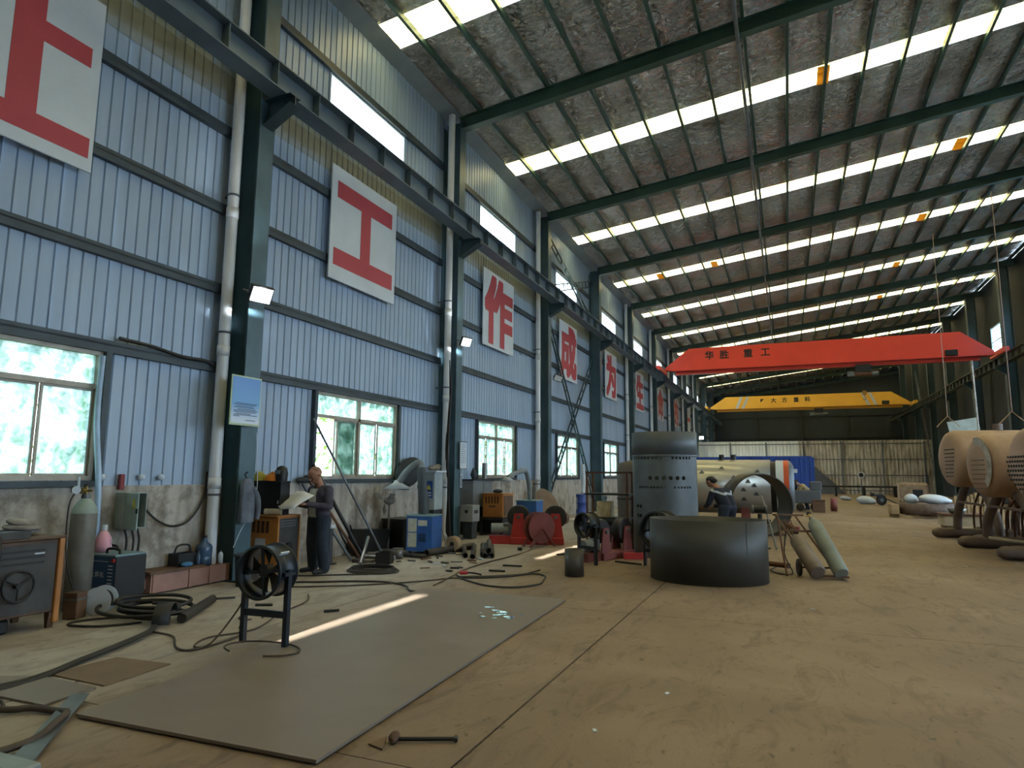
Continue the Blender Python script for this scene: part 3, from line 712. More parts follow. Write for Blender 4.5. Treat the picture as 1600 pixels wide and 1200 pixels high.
# bundle of cables running from the heap to the lower left
for k in range(4):
    d = .022*k; wv = .03*math.sin(k*2.3)
    cable('black welding cable in the bundle running to the lower left', [(-6.75+d, 5.75), (-6.35+d, 5.35, .03), (-5.95+d*.6, 4.98, .035), (-5.75+d+wv, 4.5, .03+.012*(k % 2)), (-5.58+d*.7, 4.03, .03), (-5.46+d*.9-wv, 3.6), (-5.5+d*2, 3.25), (-5.8+d*3, 2.7)], .014, M_RUBBER, group='cables of the bundle')
for k in range(5):
    rnd = random.Random(40+k); cx, cy = -6.62+.1*math.cos(k*2.1), 5.55+.12*math.sin(k*1.7); a = .32+.1*(k % 3)
    pts = [(cx+a*math.cos(q*PI/4+k)*(1+.15*rnd.random()), cy+a*.8*math.sin(q*PI/4+k), .025+.03*k+.02*rnd.random()) for q in range(8+k % 3)]
    cable('dirty welding cable coiled in the heap left of the fan', pts, .02, M_RUBBER, group='coils of the cable heap')
cable('cable loop lying beside the welding machine', [(-6.4, 5.25), (-6.62, 4.95), (-6.95, 4.85), (-7.05, 4.98), (-6.95, 5.2), (-6.7, 5.45)], .012)
t = thing('wheel_guard', 'curved black steel guard lying on the cable heap', 'guard', (-6.12, 5.3, 0), .6)
MB().lathe([(0, .17), (1, .17), (1, .16), (0, .16)], (-.08, 0, .06), (.08, 0, .06), n=20, caps=False, a0=-.35, a1=PI*.8).build('curved_plate', M_DARK, t)
MB().cyl((-.08, -.13, .1), (.08, -.13, .1), .025, n=10).build('rolled_edge', M_DARK, t)
o = MB().cyl((-6.02, 5.42, .055), (-6.60, 6.38, .055), .05, n=16).build('steel_pipe', mat('dark_tube', '#3a3735', .5, .4)); tag(o, 'dark steel tube lying beside the cable heap', 'pipe')
o = MB().cyl((-6.61, 6.40, .05), (-6.52, 6.66, .03), .014, n=8).build('steel_rod', M_DARK); tag(o, 'thin rod sticking out behind the dark steel tube', 'rod')

# ------------------------------------------------------------------ old welding machine at the left edge
M_ORANGE = mat('old_orange_paint', '#b87a3c', .5, 0, '#9a6431', 2.5); M_BROWN = mat('dirty_brown_paint', '#6b4f3a', .65, 0, '#4d3a2c', 3)
M_FRONT = mat('dirty_front_panel', '#4a4743', .6, .1, '#35322f', 4)
t = thing('arc_welder', 'old brown arc welding machine with a handwheel at the left edge', 'welding machine', (-7.38, 4.3, 0))
MB().bb(-.32, .30, -.5, .46, .16, .90, ch=.01).build('cabinet_body', M_BROWN, t)
fp = MB().bb(.30, .315, -.42, .42, .19, .86).build('front_panel', M_FRONT, t)
for z in (.80, .74, .68): MB().bb(.315, .325, -.38, .3, z-.012, z+.008).build('louvre', M_DARK, fp)
MB().bb(.315, .322, .2, .3, .76, .775).build('rating_plate', M_SIGNW, fp)
hw = MB(); hw.tube([(.36, .05+.15*math.cos(a*PI/9), .47+.15*math.sin(a*PI/9)) for a in range(19)], .012, n=8)
for a in (.5, 2.6, 4.7): hw.cyl((.36, .05, .47), (.36, .05+.15*math.cos(a), .47+.15*math.sin(a)), .01, n=6)
hw.cyl((.31, .05, .47), (.37, .05, .47), .025, n=12)
hw.build('handwheel', M_DARK, t)
MB().bb(.28, .33, .44, .50, .05, .92, ch=.008).build('corner_post', M_ORANGE, t)
MB().bb(.28, .33, -.54, -.48, .05, .92, ch=.008).build('corner_post', M_ORANGE, t)
MB().bb(-.34, .34, -.54, .5, .90, .93, ch=.008).build('top_cover', M_BROWN, t)
for sx in (-.28, .27):
    for sy in (-.46, .44): MB().prism([(sx-.04, .16), (sx+.04, .16), (sx+.02, 0), (sx-.02, 0)], 1, sy-.03, sy+.03).build('leg', M_BROWN, t)
MB().bb(-.3, .2, -.45, .1, 0, .14, ch=.02).build('lower_block', M_DARK, t)
o = MB()
for k, (dx, dz, s) in enumerate([(0, 0, .2), (.03, .045, .19), (-.02, .09, .16)]):
    o.ell((dx, .02*k, .03+dz), (s*.8, s, .035), (0, .1*k, .3*k), n=18, m=8)
o = o.build('folded_cloth', mat('dirty_cloth', '#86807b', .9, 0, '#605b57', 6, bump=.3, bscale=25), loc=(-7.4, 4.52, .94)); tag(o, 'crumpled grey cloth heaped on the old welding machine', 'cloth')
t = thing('junk_tray', 'dark metal tray of clamps under the crumpled cloth', 'tray', (-7.3, 4.42, .93))
# tray sits beside the cloth
MB().bb(-.02, .28, -.3, .0, 0, .012).bb(-.02, -.01, -.3, .0, .012, .07).bb(.27, .28, -.3, .0, .012, .07).build('tray_body', M_FRONT, t)
for k in range(3): MB().cyl((.05+.07*k, -.25, .04), (.09+.06*k, -.05, .05), .016, n=8).build('clamp_bar', M_GREY, t)
o = MB().box((0, 0, .16), (.07, .1, .32), (.0, .06, .2), ch=.006).build('steel_block', M_DARK, loc=(-7.35, 3.98, .93)); tag(o, 'upright dark steel block on the old welding machine', 'block')
for k in range(4):
    cable('black cable hanging down the front of the old welding machine', [(-7.02, 3.95+.06*k, .96), (-6.98+.01*k, 3.95+.05*k, .8), (-6.99, 4.0+.04*k, .5), (-6.97, 3.93+.05*k, .22), (-6.85, 3.85+.07*k, .04)], .02, M_RUBBER, group='cables on the old welding machine')

# ------------------------------------------------------------------ gas cylinder and things beside it
M_CYLGREY = mat('cylinder_grey', '#7c7971', .55, .1, '#5f5b54', 2.5); M_BRASS = mat('brass', '#a58b52', .35, .8)
def gas_cylinder(label, loc, rot=(0, 0, 0), h=1.3, r=.115, m=None, shoulder=None, regulator=False, cap=True, valve=True):
    t = thing('gas_cylinder', label, 'gas cylinder', loc); t.rotation_euler = rot
    MB().lathe([(0, r*.86), (.02, r), (.86, r), (.92, r*.88), (.965, r*.6), (1, r*.3)], (0, 0, 0), (0, 0, h), n=28).build('bottle_body', m or M_CYLGREY, t)
    if shoulder: MB().lathe([(.868, r*1.012), (.92, r*.895), (.965, r*.62), (1.002, r*.31)], (0, 0, 0), (0, 0, h), n=28).build('painted_shoulder', shoulder, t)
    MB().lathe([(0, r*.32), (.5, r*.36), (1, r*.3)], (0, 0, h-.01), (0, 0, h+.05), n=14).build('neck_ring', M_GREY, t)
    if valve:
        v = MB().cyl((0, 0, h+.05), (0, 0, h+.14), .018, n=12).cyl((0, 0, h+.09), (.07, 0, h+.09), .014, n=10).build('valve', M_BRASS, t)
        MB().cyl((0, 0, h+.14), (0, 0, h+.165), .035, n=14).build('valve_wheel', M_DARK, v)
    if regulator:
        g = MB().cyl((-.02, -.07, h+.09), (-.02, .0, h+.09), .035, n=16).build('regulator', M_BRASS, t)
        MB().cyl((-.055, -.10, h+.10), (-.035, -.13, h+.10), .045, n=18).build('gauge', M_SIGNW, g)
        MB().cyl((-.11, -.05, h+.11), (-.13, -.07, h+.11), .04, n=18).build('gauge', M_DARK, g)
        MB().cyl((-.06, -.06, h+.1), (-.06, -.06, h+.25), .014, n=10).build('flow_tube', M_SIGNW, g)
    return t
gas_cylinder('tall grey gas cylinder with regulator standing by the wall', (-7.60, 5.36, 0), (0, .0, .4), 1.28, .135, M_CYLGREY, mat('cyl_shoulder', '#9fb0a8', .5), True)
cable('thin black gas hose hanging down the tall grey cylinder', [(-7.62, 5.25, 1.36), (-7.60, 5.17, 1.2), (-7.55, 5.14, .8), (-7.5, 5.16, .5), (-7.42, 5.2, .2), (-7.3, 5.1, .01)], .009, M_RUBBER, 'hose')
t = thing('wire_spool', 'white plastic wire spool lying beside the gas cylinder', 'spool', (-7.28, 5.42, 0), .5)
MB().cyl((.0, -.09, .15), (.0, -.082, .15), .15, n=28).build('flange', M_SIGNW, t); MB().cyl((0, .082, .15), (0, .09, .15), .15, n=28).build('flange', M_SIGNW, t)
MB().cyl((0, -.08, .15), (0, .08, .15), .1, n=24).build('wire_winding', M_DARK, t)
t = thing('wooden_block', 'dark wooden block leaning on the foot of the gas cylinder', 'block', (-7.30, 5.14, 0), .3)
MB().bb(-.08, .08, -.08, .08, 0, .28, ch=.008).build('timber', M_BROWN, t); MB().bb(-.085, .085, -.085, .085, .2, .215).build('metal_strap', M_GREY, t)

# ------------------------------------------------------------------ blue inverter welder with the pink bottle
M_BLUEW = mat('welder_blue', '#2c5282', .4, 0, '#24456f', 2); M_TEAL = mat('welder_top', '#7f9dab', .45)
t = thing('inverter_welder', 'blue inverter welding machine with white lettering by the wall', 'welding machine', (-7.69, 5.83, 0), -PI/2)
MB().bb(-.2, .2, -.32, .32, .12, .6, ch=.012).build('case', M_BLUEW, t)
MB().bb(-.205, .205, -.325, .325, .59, .615, ch=.006).build('top_cover', M_TEAL, t)
fp = MB().bb(-.2, .2, .322, .335, .12, .59).build('front_panel', M_BLACK, t)
MB().cyl((.2, .30, .55), (.225, .30, .55), .022, n=12).build('red_knob', mat('red_plastic', '#c0343a', .4), t)
for s in (-.12, .12): MB().tube([(s, -.28, .61), (s, -.26, .67), (s, -.1, .67), (s, -.08, .61)], .016, n=8, res=4).build('carry_handle', M_BLACK, t)
for s in (.12,): MB().tube([(s, .06, .61), (s, .08, .67), (s, .26, .67), (s, .28, .61)], .016, n=8, res=4).build('carry_handle', M_BLACK, t)
for k in range(8): MB().bb(.2, .206, .21, .28, .2+.04*k, .212+.04*k).build('vent_slot', M_SIGNW, t)
MB().bb(.2, .203, -.3, .2, .53, .536).build('trim_line', M_SIGNW, t)
for k, ch in enumerate('奥太焊机'): glyph('lettering', ch, M_SIGNW, t, (.203, -.14+.082*k, .38), (PI/2, 0, PI/2), .072, bold=.012, depth=.002)
MB().bb(-.2, .2, -.3, .3, .05, .12).build('base_rail', M_DARK, t)
for sx in (-.17, .17):
    for sy in (-.25, .25): MB().cyl((sx-.02, sy, .05), (sx+.02, sy, .05), .05, n=12).build('caster', M_BLACK, t)
M_PINK = mat('pink_plastic', '#e3a9b4', .35, 0, '#d898a6', 5)
t = thing('detergent_bottle', 'pink laundry detergent bottle standing on the blue welder', 'bottle', (-7.78, 5.76, .615), .0)
MB().lathe([(0, .06), (.03, .085), (.3, .095), (.55, .085), (.75, .05), (.82, .032), (.86, .03)], (0, 0, 0), (0, 0, .31), n=24).build('bottle_body', M_PINK, t)
MB().cyl((0, 0, .265), (0, 0, .33), .034, n=18).build('cap', M_SIGNW, t)
MB().lathe([(.12, .093), (.5, .0935)], (0, 0, 0), (0, 0, .31), n=14, caps=False, a0=-.5, a1=1.2).build('bottle_label', mat('bottle_label', '#d8cfe6', .5, 0, '#b85a78', 30), t)

# ------------------------------------------------------------------ wall services at the left
o = MB().tube([(XL+.12, 5.68, 3.05), (XL+.12, 5.68, 2.2), (-7.86, 5.70, 1.3), (-7.84, 5.70, .05)], .035, n=12, res=4).build('conduit_pipe', mat('pale_blue_plastic', '#a9c4e2', .35)); tag(o, 'pale blue plastic conduit running down beside the left window', 'pipe')
t = thing('electrical_box', 'grey green electrical box with open door on the plaster wall', 'electrical box', (-8.05, 6.25, .86))
MB().bb(-.02, .0, -.16, .16, 0, .46).bb(0, .16, -.16, -.15, 0, .46).bb(0, .16, .15, .16, 0, .46).bb(0, .16, -.15, .15, .45, .46).bb(0, .16, -.15, .15, 0, .01).build('box_body', mat('box_paint', '#9fb0ac', .5), t)
d = MB().box((.33, -.19, .23), (.34, .015, .46), (0, 0, -.25), ch=.004).build('door', mat('box_paint', '#9fb0ac', .5), t)
MB().box((.48, -.235, .24), (.03, .012, .06)).build('door_latch', M_DARK, d)
MB().box((.40, -.218, .33), (.06, .004, .12), (0, 0, -.25)).build('warning_label', mat('label_yellow', '#c9b437', .5), d)
MB().bb(.02, .06, -.12, .12, .05, .4).build('mounting_panel', M_FRONT, t)
for z in (.12, .24, .33): MB().bb(.06, .1, -.09, .09, z-.04, z+.04).build('breaker', M_BLACK, t)
for k, y in enumerate((-.08, .02, .1)): cable('black cable dropping from the open electrical box', [(-7.97, 6.25+y, .87), (-7.93, 6.25+y+.02, .7), (-7.9, 6.22+y, .4), (-7.95, 6.2+y*1.4, .05)], .014, M_RUBBER, group='cables under the electrical box')
cable('black power cable sagging along the plaster wall', [(-8.02, 6.45, 1.14), (-8.0, 6.67, .94), (-7.99, 6.94, .84), (-8.0, 7.21, .91), (-8.02, 7.46, 1.22), (-8.03, 7.5, 1.6)], .016)
cable('dark cable draped along the wall rail above the left window', [(-8.0, 5.9, 3.32), (-8.0, 6.4, 3.3), (-8.0, 6.9, 3.24), (-8.0, 7.3, 3.25), (-8.0, 7.45, 3.2)], .025)
o = MB().box((0, 0, 0), (.06, .07, .2), ch=.01).build('junction_box', mat('dull_red', '#8c3a3f', .6), loc=(-8.03, 6.12, 1.46)); tag(o, 'small dull red box above the electrical box', 'box')
for y in (5.86, 6.42, 6.72):
    o = MB().ell((0, 0, 0), (.04, .05, .045), n=12, m=8).cyl((-.04, 0, 0), (0, 0, 0), .03).build('insulator_knob', M_SIGNW, loc=(-8.04, y, 1.52)); tag(o, 'white porcelain knob on the wall rail', 'insulator', 'porcelain knobs on the wall rail')

# ------------------------------------------------------------------ pink wooden crate with bottles
M_CRATE = mat('pink_painted_wood', '#a57f74', .7, 0, '#8a685f', 3, bump=.1)
t = thing('wooden_crate', 'long pink painted wooden crate at the foot of the wall', 'crate', (-7.85, 7.08, 0))
MB().bb(-.16, .14, -.66, .66, .02, .26, ch=.008).build('crate_body', M_CRATE, t)
for y in (-.62, -.05, .3, .62): MB().bb(.14, .155, y-.025, y+.025, .02, .27).build('batten', M_CRATE, t)
MB().bb(-.17, .15, -.675, -.66, .04, .25).build('end_panel', M_CRATE, t)
MB().bb(-.06, .06, -.69, -.675, .08, .2).build('end_frame', mat('pale_pink', '#b89a92', .7), t)
MB().bb(-.2, .16, -.7, .2, .262, .30).build('top_board', M_BROWN, t)
M_JUG = mat('blue_plastic', '#3f5876', .25, 0, '#344a66', 4)
t = thing('water_jug', 'blue five gallon water jug on the pink crate', 'bottle', (-7.86, 7.38, .262))
MB().lathe([(0, .09), (.03, .115), (.3, .115), (.33, .108), (.36, .115), (.62, .115), (.72, .1), (.82, .045), (.97, .032), (1, .036)], (0, 0, 0), (0, 0, .40), n=26).build('jug_body', M_JUG, t)
MB().cyl((0, 0, .385), (0, 0, .42), .036, n=16).build('cap', M_BLACK, t)
t = thing('tool_bag', 'dark open tool box beside the blue water jug', 'tool box', (-7.9, 7.06, .30))
MB().bb(-.1, .1, -.16, .14, 0, .015).bb(-.1, -.085, -.16, .14, .015, .17).bb(.085, .1, -.16, .14, .015, .17).bb(-.085, .085, -.16, -.145, .015, .17).bb(-.085, .085, .125, .14, .015, .17).build('box_shell', M_BLACK, t)
MB().tube([(0, -.15, .17), (0, -.1, .27), (0, .08, .27), (0, .13, .17)], .014, res=4).build('handle', M_DARK, t)
def small_bottle(label, loc, r, h, m, capm=None):
    t = thing('plastic_bottle', label, 'bottle', loc)
    MB().lathe([(0, r*.9), (.03, r), (.7, r), (.82, r*.6), (.88, r*.4), (1, r*.4)], (0, 0, 0), (0, 0, h), n=18).build('bottle_body', m, t)
    MB().cyl((0, 0, h*.9), (0, 0, h*1.03), r*.45, n=12).build('cap', capm or M_SIGNW, t)
small_bottle('white bottle standing at the right end of the pink crate', (-7.80, 7.64, .262), .035, .19, M_SIGNW, M_BLACK)
small_bottle('grey spray bottle behind the white bottle on the crate', (-7.93, 7.60, .262), .04, .26, mat('grey_bottle', '#8e9093', .4))
small_bottle('dark drink bottle beside the water jug', (-7.78, 7.21, .262), .035, .22, M_JUG, M_BLACK)
o = MB().ell((0, 0, .03), (.06, .09, .035), n=14, m=8).build('rag', mat('blue_rag', '#4a7fae', .9)); o.location = (-7.73, 6.98, .302); tag(o, 'small blue rag on the pink crate', 'rag')
t = thing('waste_bin', 'dark grey open plastic bin left of the big fan', 'bin', (-7.18, 7.52, 0), .2)
MB().lathe([(0, 0.0), (0, .13), (1, .17), (1, .155), (.06, .118), (.06, 0)], (0, 0, 0), (0, 0, .44), n=28, caps=False).build('bin_body', mat('bin_plastic', '#3c4046', .6), t)
MB().lathe([(0, .165), (0, .182), (1, .182), (1, .165)], (0, 0, .41), (0, 0, .445), n=28).build('rim', mat('bin_plastic', '#3c4046', .6), t)

# ------------------------------------------------------------------ axial duct fans on stands
M_FANB = mat('fan_blue_black', '#1d2833', .4, .2, '#141c25', 3); M_FANIN = mat('fan_inside', '#8fa7b3', .3, .6, '#6d838f', 3)
def duct_fan(label, loc, rz, cz, r, leglen=None, m=None, plate=True):
    t = thing('duct_fan', label, 'fan', loc, rz, group='drum fans on stands'); m = m or M_FANB; L = r*1.15
    h = MB().lathe([(0, r*1.0), (0, r*1.1), (.06, r*1.1), (.06, r*1.0), (.94, r*1.0), (.94, r*1.1), (1, r*1.1), (1, r*.985), (.5, r*.985), (0, r*.985), (0, r)], (0, -L/2, cz), (0, L/2, cz), n=40, caps=False).build('drum_housing', m, t)
    hb = MB().cyl((0, -L*.2, cz), (0, L*.15, cz), r*.26, n=20).build('motor_hub', M_DARK, t)
    for k in range(4):
        a = k*PI/2+.1; c, s = math.cos(a), math.sin(a)
        MB().bar((c*r*.2, -L*.22, cz+s*r*.2), (c*r*.99, -L*.22, cz+s*r*.99), .012, .03).build('spoke', m, t)
    for k in range(5):
        a = k*2*PI/5+.4; b = MB(); V = []
        for i, rr in enumerate((.24, .6, .94)):
            for sgn in (-1, 1):
                aa = a+sgn*(.30+.06*i); V.append((math.cos(aa)*rr*r, sgn*L*.09+L*.1, cz+math.sin(aa)*rr*r))
        b.add(V, [(0, 1, 3, 2), (2, 3, 5, 4)], True).build('blade', M_FRONT, t)
    for s in (-1, 1):
        MB().bb(s*(r*1.05)-.022, s*(r*1.05)+.022, -.025, .025, 0, cz+.02).build('leg', m, t)
        MB().bb(s*(r*1.05)-.025, s*(r*1.05)+.025, -L*.3, L*.3, cz-.03, cz+.0).build('side_bracket', m, t)
    MB().bb(-r*1.03, r*1.03, -.018, .018, cz*.42-.03, cz*.42+.03).build('crossbar', m, t)
    if plate:
        MB().box((r*.74, 0, cz+r*.70), (.012, .12, .06), (0, .78, 0)).build('rating_plate', M_SIGNW, t)
    return t
duct_fan('dark drum fan on a two legged stand in the foreground', (-4.52, 5.0, .034), .06, .655, .225)
duct_fan('small dark drum fan on a stand left of the tall shell', (-3.41, 11.85, 0), -.55, .69, .21, m=M_DARK, plate=False)
duct_fan('drum fan half hidden behind the wide ring shell', (-2.12, 12.02, 0), -.3, .64, .3, m=M_DARK, plate=False)
# loops of cable around the foreground fan
cable('cable ring lying on the large plate around the fan legs', [(-4.75+.38*math.cos(a*PI/6)+.35, 4.85+.22*math.sin(a*PI/6), .045) for a in range(-2, 9)], .008, M_RUBBER2)
cable('fan power cable looping over the floor behind the fan', [(-4.78, 5.05, .5), (-4.86, 5.0, .3), (-4.95, 4.8, .045), (-5.1, 4.75), (-5.25, 5.05), (-5.1, 5.5), (-5.4, 6.2), (-5.6, 6.9), (-5.9, 7.3)], .009, M_RUBBER2)
cable('small loop of thin cable behind the fan', [(-5.55+.13*math.cos(a*PI/4), 5.95+.16*math.sin(a*PI/4), .012) for a in range(8)], .008, M_RUBBER2)
cable('thin cable running along the floor left of the fan', [(-5.95, 5.0), (-5.6, 4.95), (-5.2, 4.65), (-5.0, 4.7), (-5.05, 5.3), (-5.3, 5.5)], .01, M_RUBBER2)
# ------------------------------------------------------------------ lattice wind bracing
def lattice(label, x, a, b, w=.26, m=None, group=None):
    """a, b: (y, z) ends of the lattice member in the plane x"""
    t = thing('lattice_brace', label, 'brace', (x, 0, 0), group=group); A, B = Vector((0, *a)), Vector((0, *b)); d = (B-A).normalized(); n = Vector((0, -d.z, d.y))*w/2
    for s in (-1, 1): MB().bar(A+n*s, B+n*s, .05, .05).build('rail', m or M_GREEN2, t)
    L = (B-A).length; k = .35
    while k < L: MB().bar(A+d*k-n, A+d*k+n, .035, .035).build('batten', m or M_GREEN2, t); k += .55
    return t
G = 'lattice braces of the braced bay'
lattice('lattice brace falling right under the fourth slogan board', -7.84, (22.02, 7.55), (28.66, .15), group=G)
lattice('lattice brace rising right, crossing the one under the fourth slogan board', -7.93, (22.02, .3), (28.67, 6.7), group=G)
lattice('upper lattice brace falling right in front of the high window', -7.84, (22.02, 10.45), (28.67, 8.2), group=G)
lattice('upper lattice brace rising right in front of the high window', -7.93, (22.02, 8.25), (28.67, 10.25), group=G)
lattice('lattice brace far away between the right hand columns', 11.3, (70.6, 11.2), (64.1, .4), .5, M_GREY)

# ------------------------------------------------------------------ around the first column: work clothes, orange welder, black box, helmets
M_WORK = mat('work_cloth', '#69707c', .95, 0, '#4e545f', 5, bump=.4, bscale=14)
t = thing('work_jacket', 'grey work clothes hanging from the first column', 'clothes', (-7.47, 7.74, 0))
b = MB(); prof = [(1.5, .05, .03), (1.42, .10, .06), (1.3, .12, .07), (1.15, .13, .075), (1.0, .14, .08), (.86, .14, .075)]
V = []; nn = 22
for z, ra, rb in prof:
    for k in range(nn):
        a = 2*PI*k/nn; f = 1+.12*math.sin(3*a+z*4)+.06*math.sin(7*a+2*z); V.append((rb*f*math.cos(a), ra*f*math.sin(a), z))
b.add(V, [(i*nn+k, i*nn+(k+1) % nn, (i+1)*nn+(k+1) % nn, (i+1)*nn+k) for i in range(len(prof)-1) for k in range(nn)], True); b.add(V[:nn], [tuple(range(nn))]); b.build('jacket_body', M_WORK, t)
MB().tube([(.03, .08, 1.36), (.05, .17, 1.2), (.06, .18, 1.0), (.05, .17, .9)], .05, n=10, res=3, r2=.04).build('sleeve', M_WORK, t)
MB().tube([(0, 0, 1.48), (-.03, -.02, 1.56), (0, 0, 1.6)], .012, res=3).build('hanging_loop', M_DARK, t)
cable('thin white cord hanging down the first column', [(-7.55, 7.95, 2.2), (-7.52, 7.98, 1.7), (-7.5, 7.97, 1.3), (-7.48, 7.85, 1.0), (-7.5, 7.7, .75), (-7.55, 7.62, .5)], .006, M_SIGNW)
M_DKTOOL = mat('dark_tool_grey', '#3a3f45', .5, .2, '#2b2f34', 4)
t = thing('resistance_welder', 'orange welding machine with slotted side beside the standing man', 'welding machine', (-7.68, 8.5, 0))
MB().bb(-.33, .33, -.22, .28, .08, .90, ch=.008).build('cabinet_body', M_ORANGE, t)
MB().bb(-.35, .35, -.24, .3, .90, .93, ch=.006).build('top_cover', M_ORANGE, t)
for k in range(5): MB().bb(-.24+.09*k, -.185+.09*k, -.225, -.218, .66, .84).build('slot', mat('slot_dark', '#4d3020', .7), t)
MB().box((.02, -.224, .5), (.2, .004, .15)).build('paper_label', M_SIGNW, t)
fp = MB().bb(.33, .345, -.2, .26, .1, .88).build('front_panel', M_FRONT, t)
for z in (.84, .8, .76): MB().bb(.345, .35, -.16, .2, z-.008, z+.008).build('louvre', M_GREY, fp)
MB().cyl((.345, .03, .45), (.39, .03, .45), .06, n=16).build('dial', M_DARK, fp)
for y in (-.1, .12): MB().cyl((.345, y, .25), (.39, y, .25), .035, n=12).build('terminal', M_DARK, fp)
for y in (-.22, .26): MB().bb(.33, .355, y, y+.03, .05, .9).build('corner_post', M_ORANGE, t)
for k, (x0, z0, x1, z1) in enumerate([(-.32, .30, -.24, .31), (-.29, .33, -.3, .2), (-.22, .33, -.12, .32), (-.22, .27, -.1, .26), (-.17, .32, -.18, .2), (-.32, .2, -.1, .22)]): MB().bar((x0, -.224, z0), (x1, -.224, z1), .006, .016).build('hand_writing', M_BLACK, t)
for sx in (-.27, .27):
    for sy in (-.16, .22): MB().bb(sx-.03, sx+.03, sy-.03, sy+.03, 0, .08).build('foot', M_DARK, t)
o = MB().cyl((-.02, -.1, .0), (.22, .0, .0), .05, n=14).build('rolled_cloth', mat('cream_roll', '#b5ac93', .9, 0, '#938b76', 8)); o.location = (-7.62, 8.42, .982); tag(o, 'rolled cream cloth on the orange welding machine', 'cloth')
t = thing('steel_box', 'large black steel box standing on the orange welding machine', 'box', (-7.72, 8.50, .931))
MB().bb(-.33, .3, -.1, .12, 0, .5, ch=.006).build('box_body', M_BLACK, t); MB().bb(-.335, .305, -.105, .125, .5, .53, ch=.004).build('lid', M_DARK, t); MB().box((.26, -.103, .2), (.02, .004, .05)).build('tag_plate', M_SIGNW, t)
def helmet(label, loc, m, rz=0):
    t = thing('safety_helmet', label, 'helmet', loc, rz)
    V = [(0, .125), (.3, .12), (.6, .1), (.85, .06), (1, .005)]
    MB().lathe(V, (0, 0, .015), (0, 0, .14), n=22).build('shell', m, t); MB().box((0, 0, .15-.008), (.03, .18, .012), ch=.004).build('ridge', m, t)
    MB().lathe([(0, .12), (0, .15), (1, .15), (1, .12)], (0, 0, 0), (0, 0, .015), n=22).build('brim', m, t)
helmet('yellow safety helmet on the black steel box', (-7.95, 8.5, 1.462), mat('helmet_yellow', '#b9b13a', .4))
helmet('orange safety helmet on the black steel box', (-7.70, 8.52, 1.462), mat('helmet_orange', '#e08a2c', .4), .6)
t = thing('welding_mask', 'dark welding mask between the two helmets and the window', 'mask', (-7.52, 8.52, 1.462)); MB().lathe([(0, .09), (.5, .1), (.85, .08), (1, .03)], (0, 0, 0), (0, 0, .24), n=18).build('mask_shell', M_BLACK, t); MB().box((.0, -.1, .14), (.1, .01, .06)).build('visor', M_FANIN, t)
o = MB().ell((0, 0, .05), (.1, .2, .05), n=14, m=8).ell((.02, .1, .1), (.07, .09, .05), n=12, m=8).build('tool_pouch', mat('dark_cloth', '#33363b', .9)); o.location = (-7.98, 9.62, 1.412); tag(o, 'dark cloth bundle on the window ledge beside the man', 'cloth')

# leaning bars by the second window
def rod(label, p, q, r, m, name='steel_bar', cat='bar', group=None):
    o = MB().cyl(p, q, r, n=10).build(name, m); tag(o, label, cat, group); return o
rod('long pale pole leaning on the window behind the man', (-7.2, 11.05, .03), (-8.0, 9.82, 2.58), .022, M_GREY)
rod('thick dark bar leaning on the wall behind the man', (-7.35, 10.6, .04), (-8.0, 9.86, 1.75), .035, M_DARK)
rod('rusty pipe leaning on the wall behind the man', (-7.3, 10.45, .03), (-8.0, 9.68, 1.55), .025, M_RUST)
rod('short light tube leaning behind the man', (-7.4, 10.3, .03), (-8.0, 9.6, 1.4), .03, M_GREY)
rod('bent grey pipe propped over the scrap pipes', (-6.95, 9.95, .03), (-7.25, 10.6, .42), .028, M_GREY)
t = thing('drill_stand', 'dark tool stand with white cap behind the man', 'tool stand', (-7.55, 9.85, 0)); MB().cyl((0, 0, 0), (0, 0, .62), .06, n=14).build('post', M_DKTOOL, t); MB().bb(-.08, .08, -.06, .06, .62, .68, ch=.01).build('head', M_SIGNW, t); MB().cyl((0, 0, 0), (0, 0, .02), .14, n=18).build('base', M_DARK, t)

# ------------------------------------------------------------------ pedestal fan, tank and scrap by the wall
t = thing('pedestal_fan', 'old grey pedestal fan without guard by the plaster wall', 'fan', (-7.72, 12.0, 0))
M_OLD = mat('dusty_grey', '#8d8983', .7, .1, '#6f6b66', 5)
MB().cyl((0, 0, 0), (0, 0, .03), .2, n=24).build('base', M_OLD, t); MB().cyl((0, 0, .03), (0, 0, 1.0), .022, n=12).build('pole', M_OLD, t)
MB().lathe([(0, .03), (.15, .09), (.6, .1), (.9, .06), (1, .01)], (.02, .12, 1.05), (.0, -.16, 1.03), n=18).build('motor', M_OLD, t)
for k in range(3):
    a = k*2*PI/3+.5; MB().add([(0.04*math.cos(a), -.17, 1.03+.04*math.sin(a)), (.2*math.cos(a-.3), -.15, 1.03+.2*math.sin(a-.3)), (.3*math.cos(a), -.18, 1.03+.3*math.sin(a)), (.22*math.cos(a+.3), -.2, 1.03+.22*math.sin(a+.3))], [(0, 1, 2, 3)]).build('blade', M_OLD, t)
t = thing('wheelbarrow', 'black upturned wheelbarrow against the plaster wall', 'wheelbarrow', (-7.82, 11.35, 0))
MB().prism([(-.4, .05), (.45, .05), (.62, .45), (-.25, .5)], 0, -.2, .18).build('tray', M_BLACK, t)
for s in (-.15, .15): MB().tube([(s, -.3, .1), (s, -.55, .35), (s, -.75, .62)], .018, res=3).build('handle', M_DARK, t)
MB().lathe([(0, .06), (0, .16), (.5, .18), (1, .16), (1, .06)], (-.04, .68, .18), (.04, .68, .18), n=20).build('wheel', M_RUBBER, t)
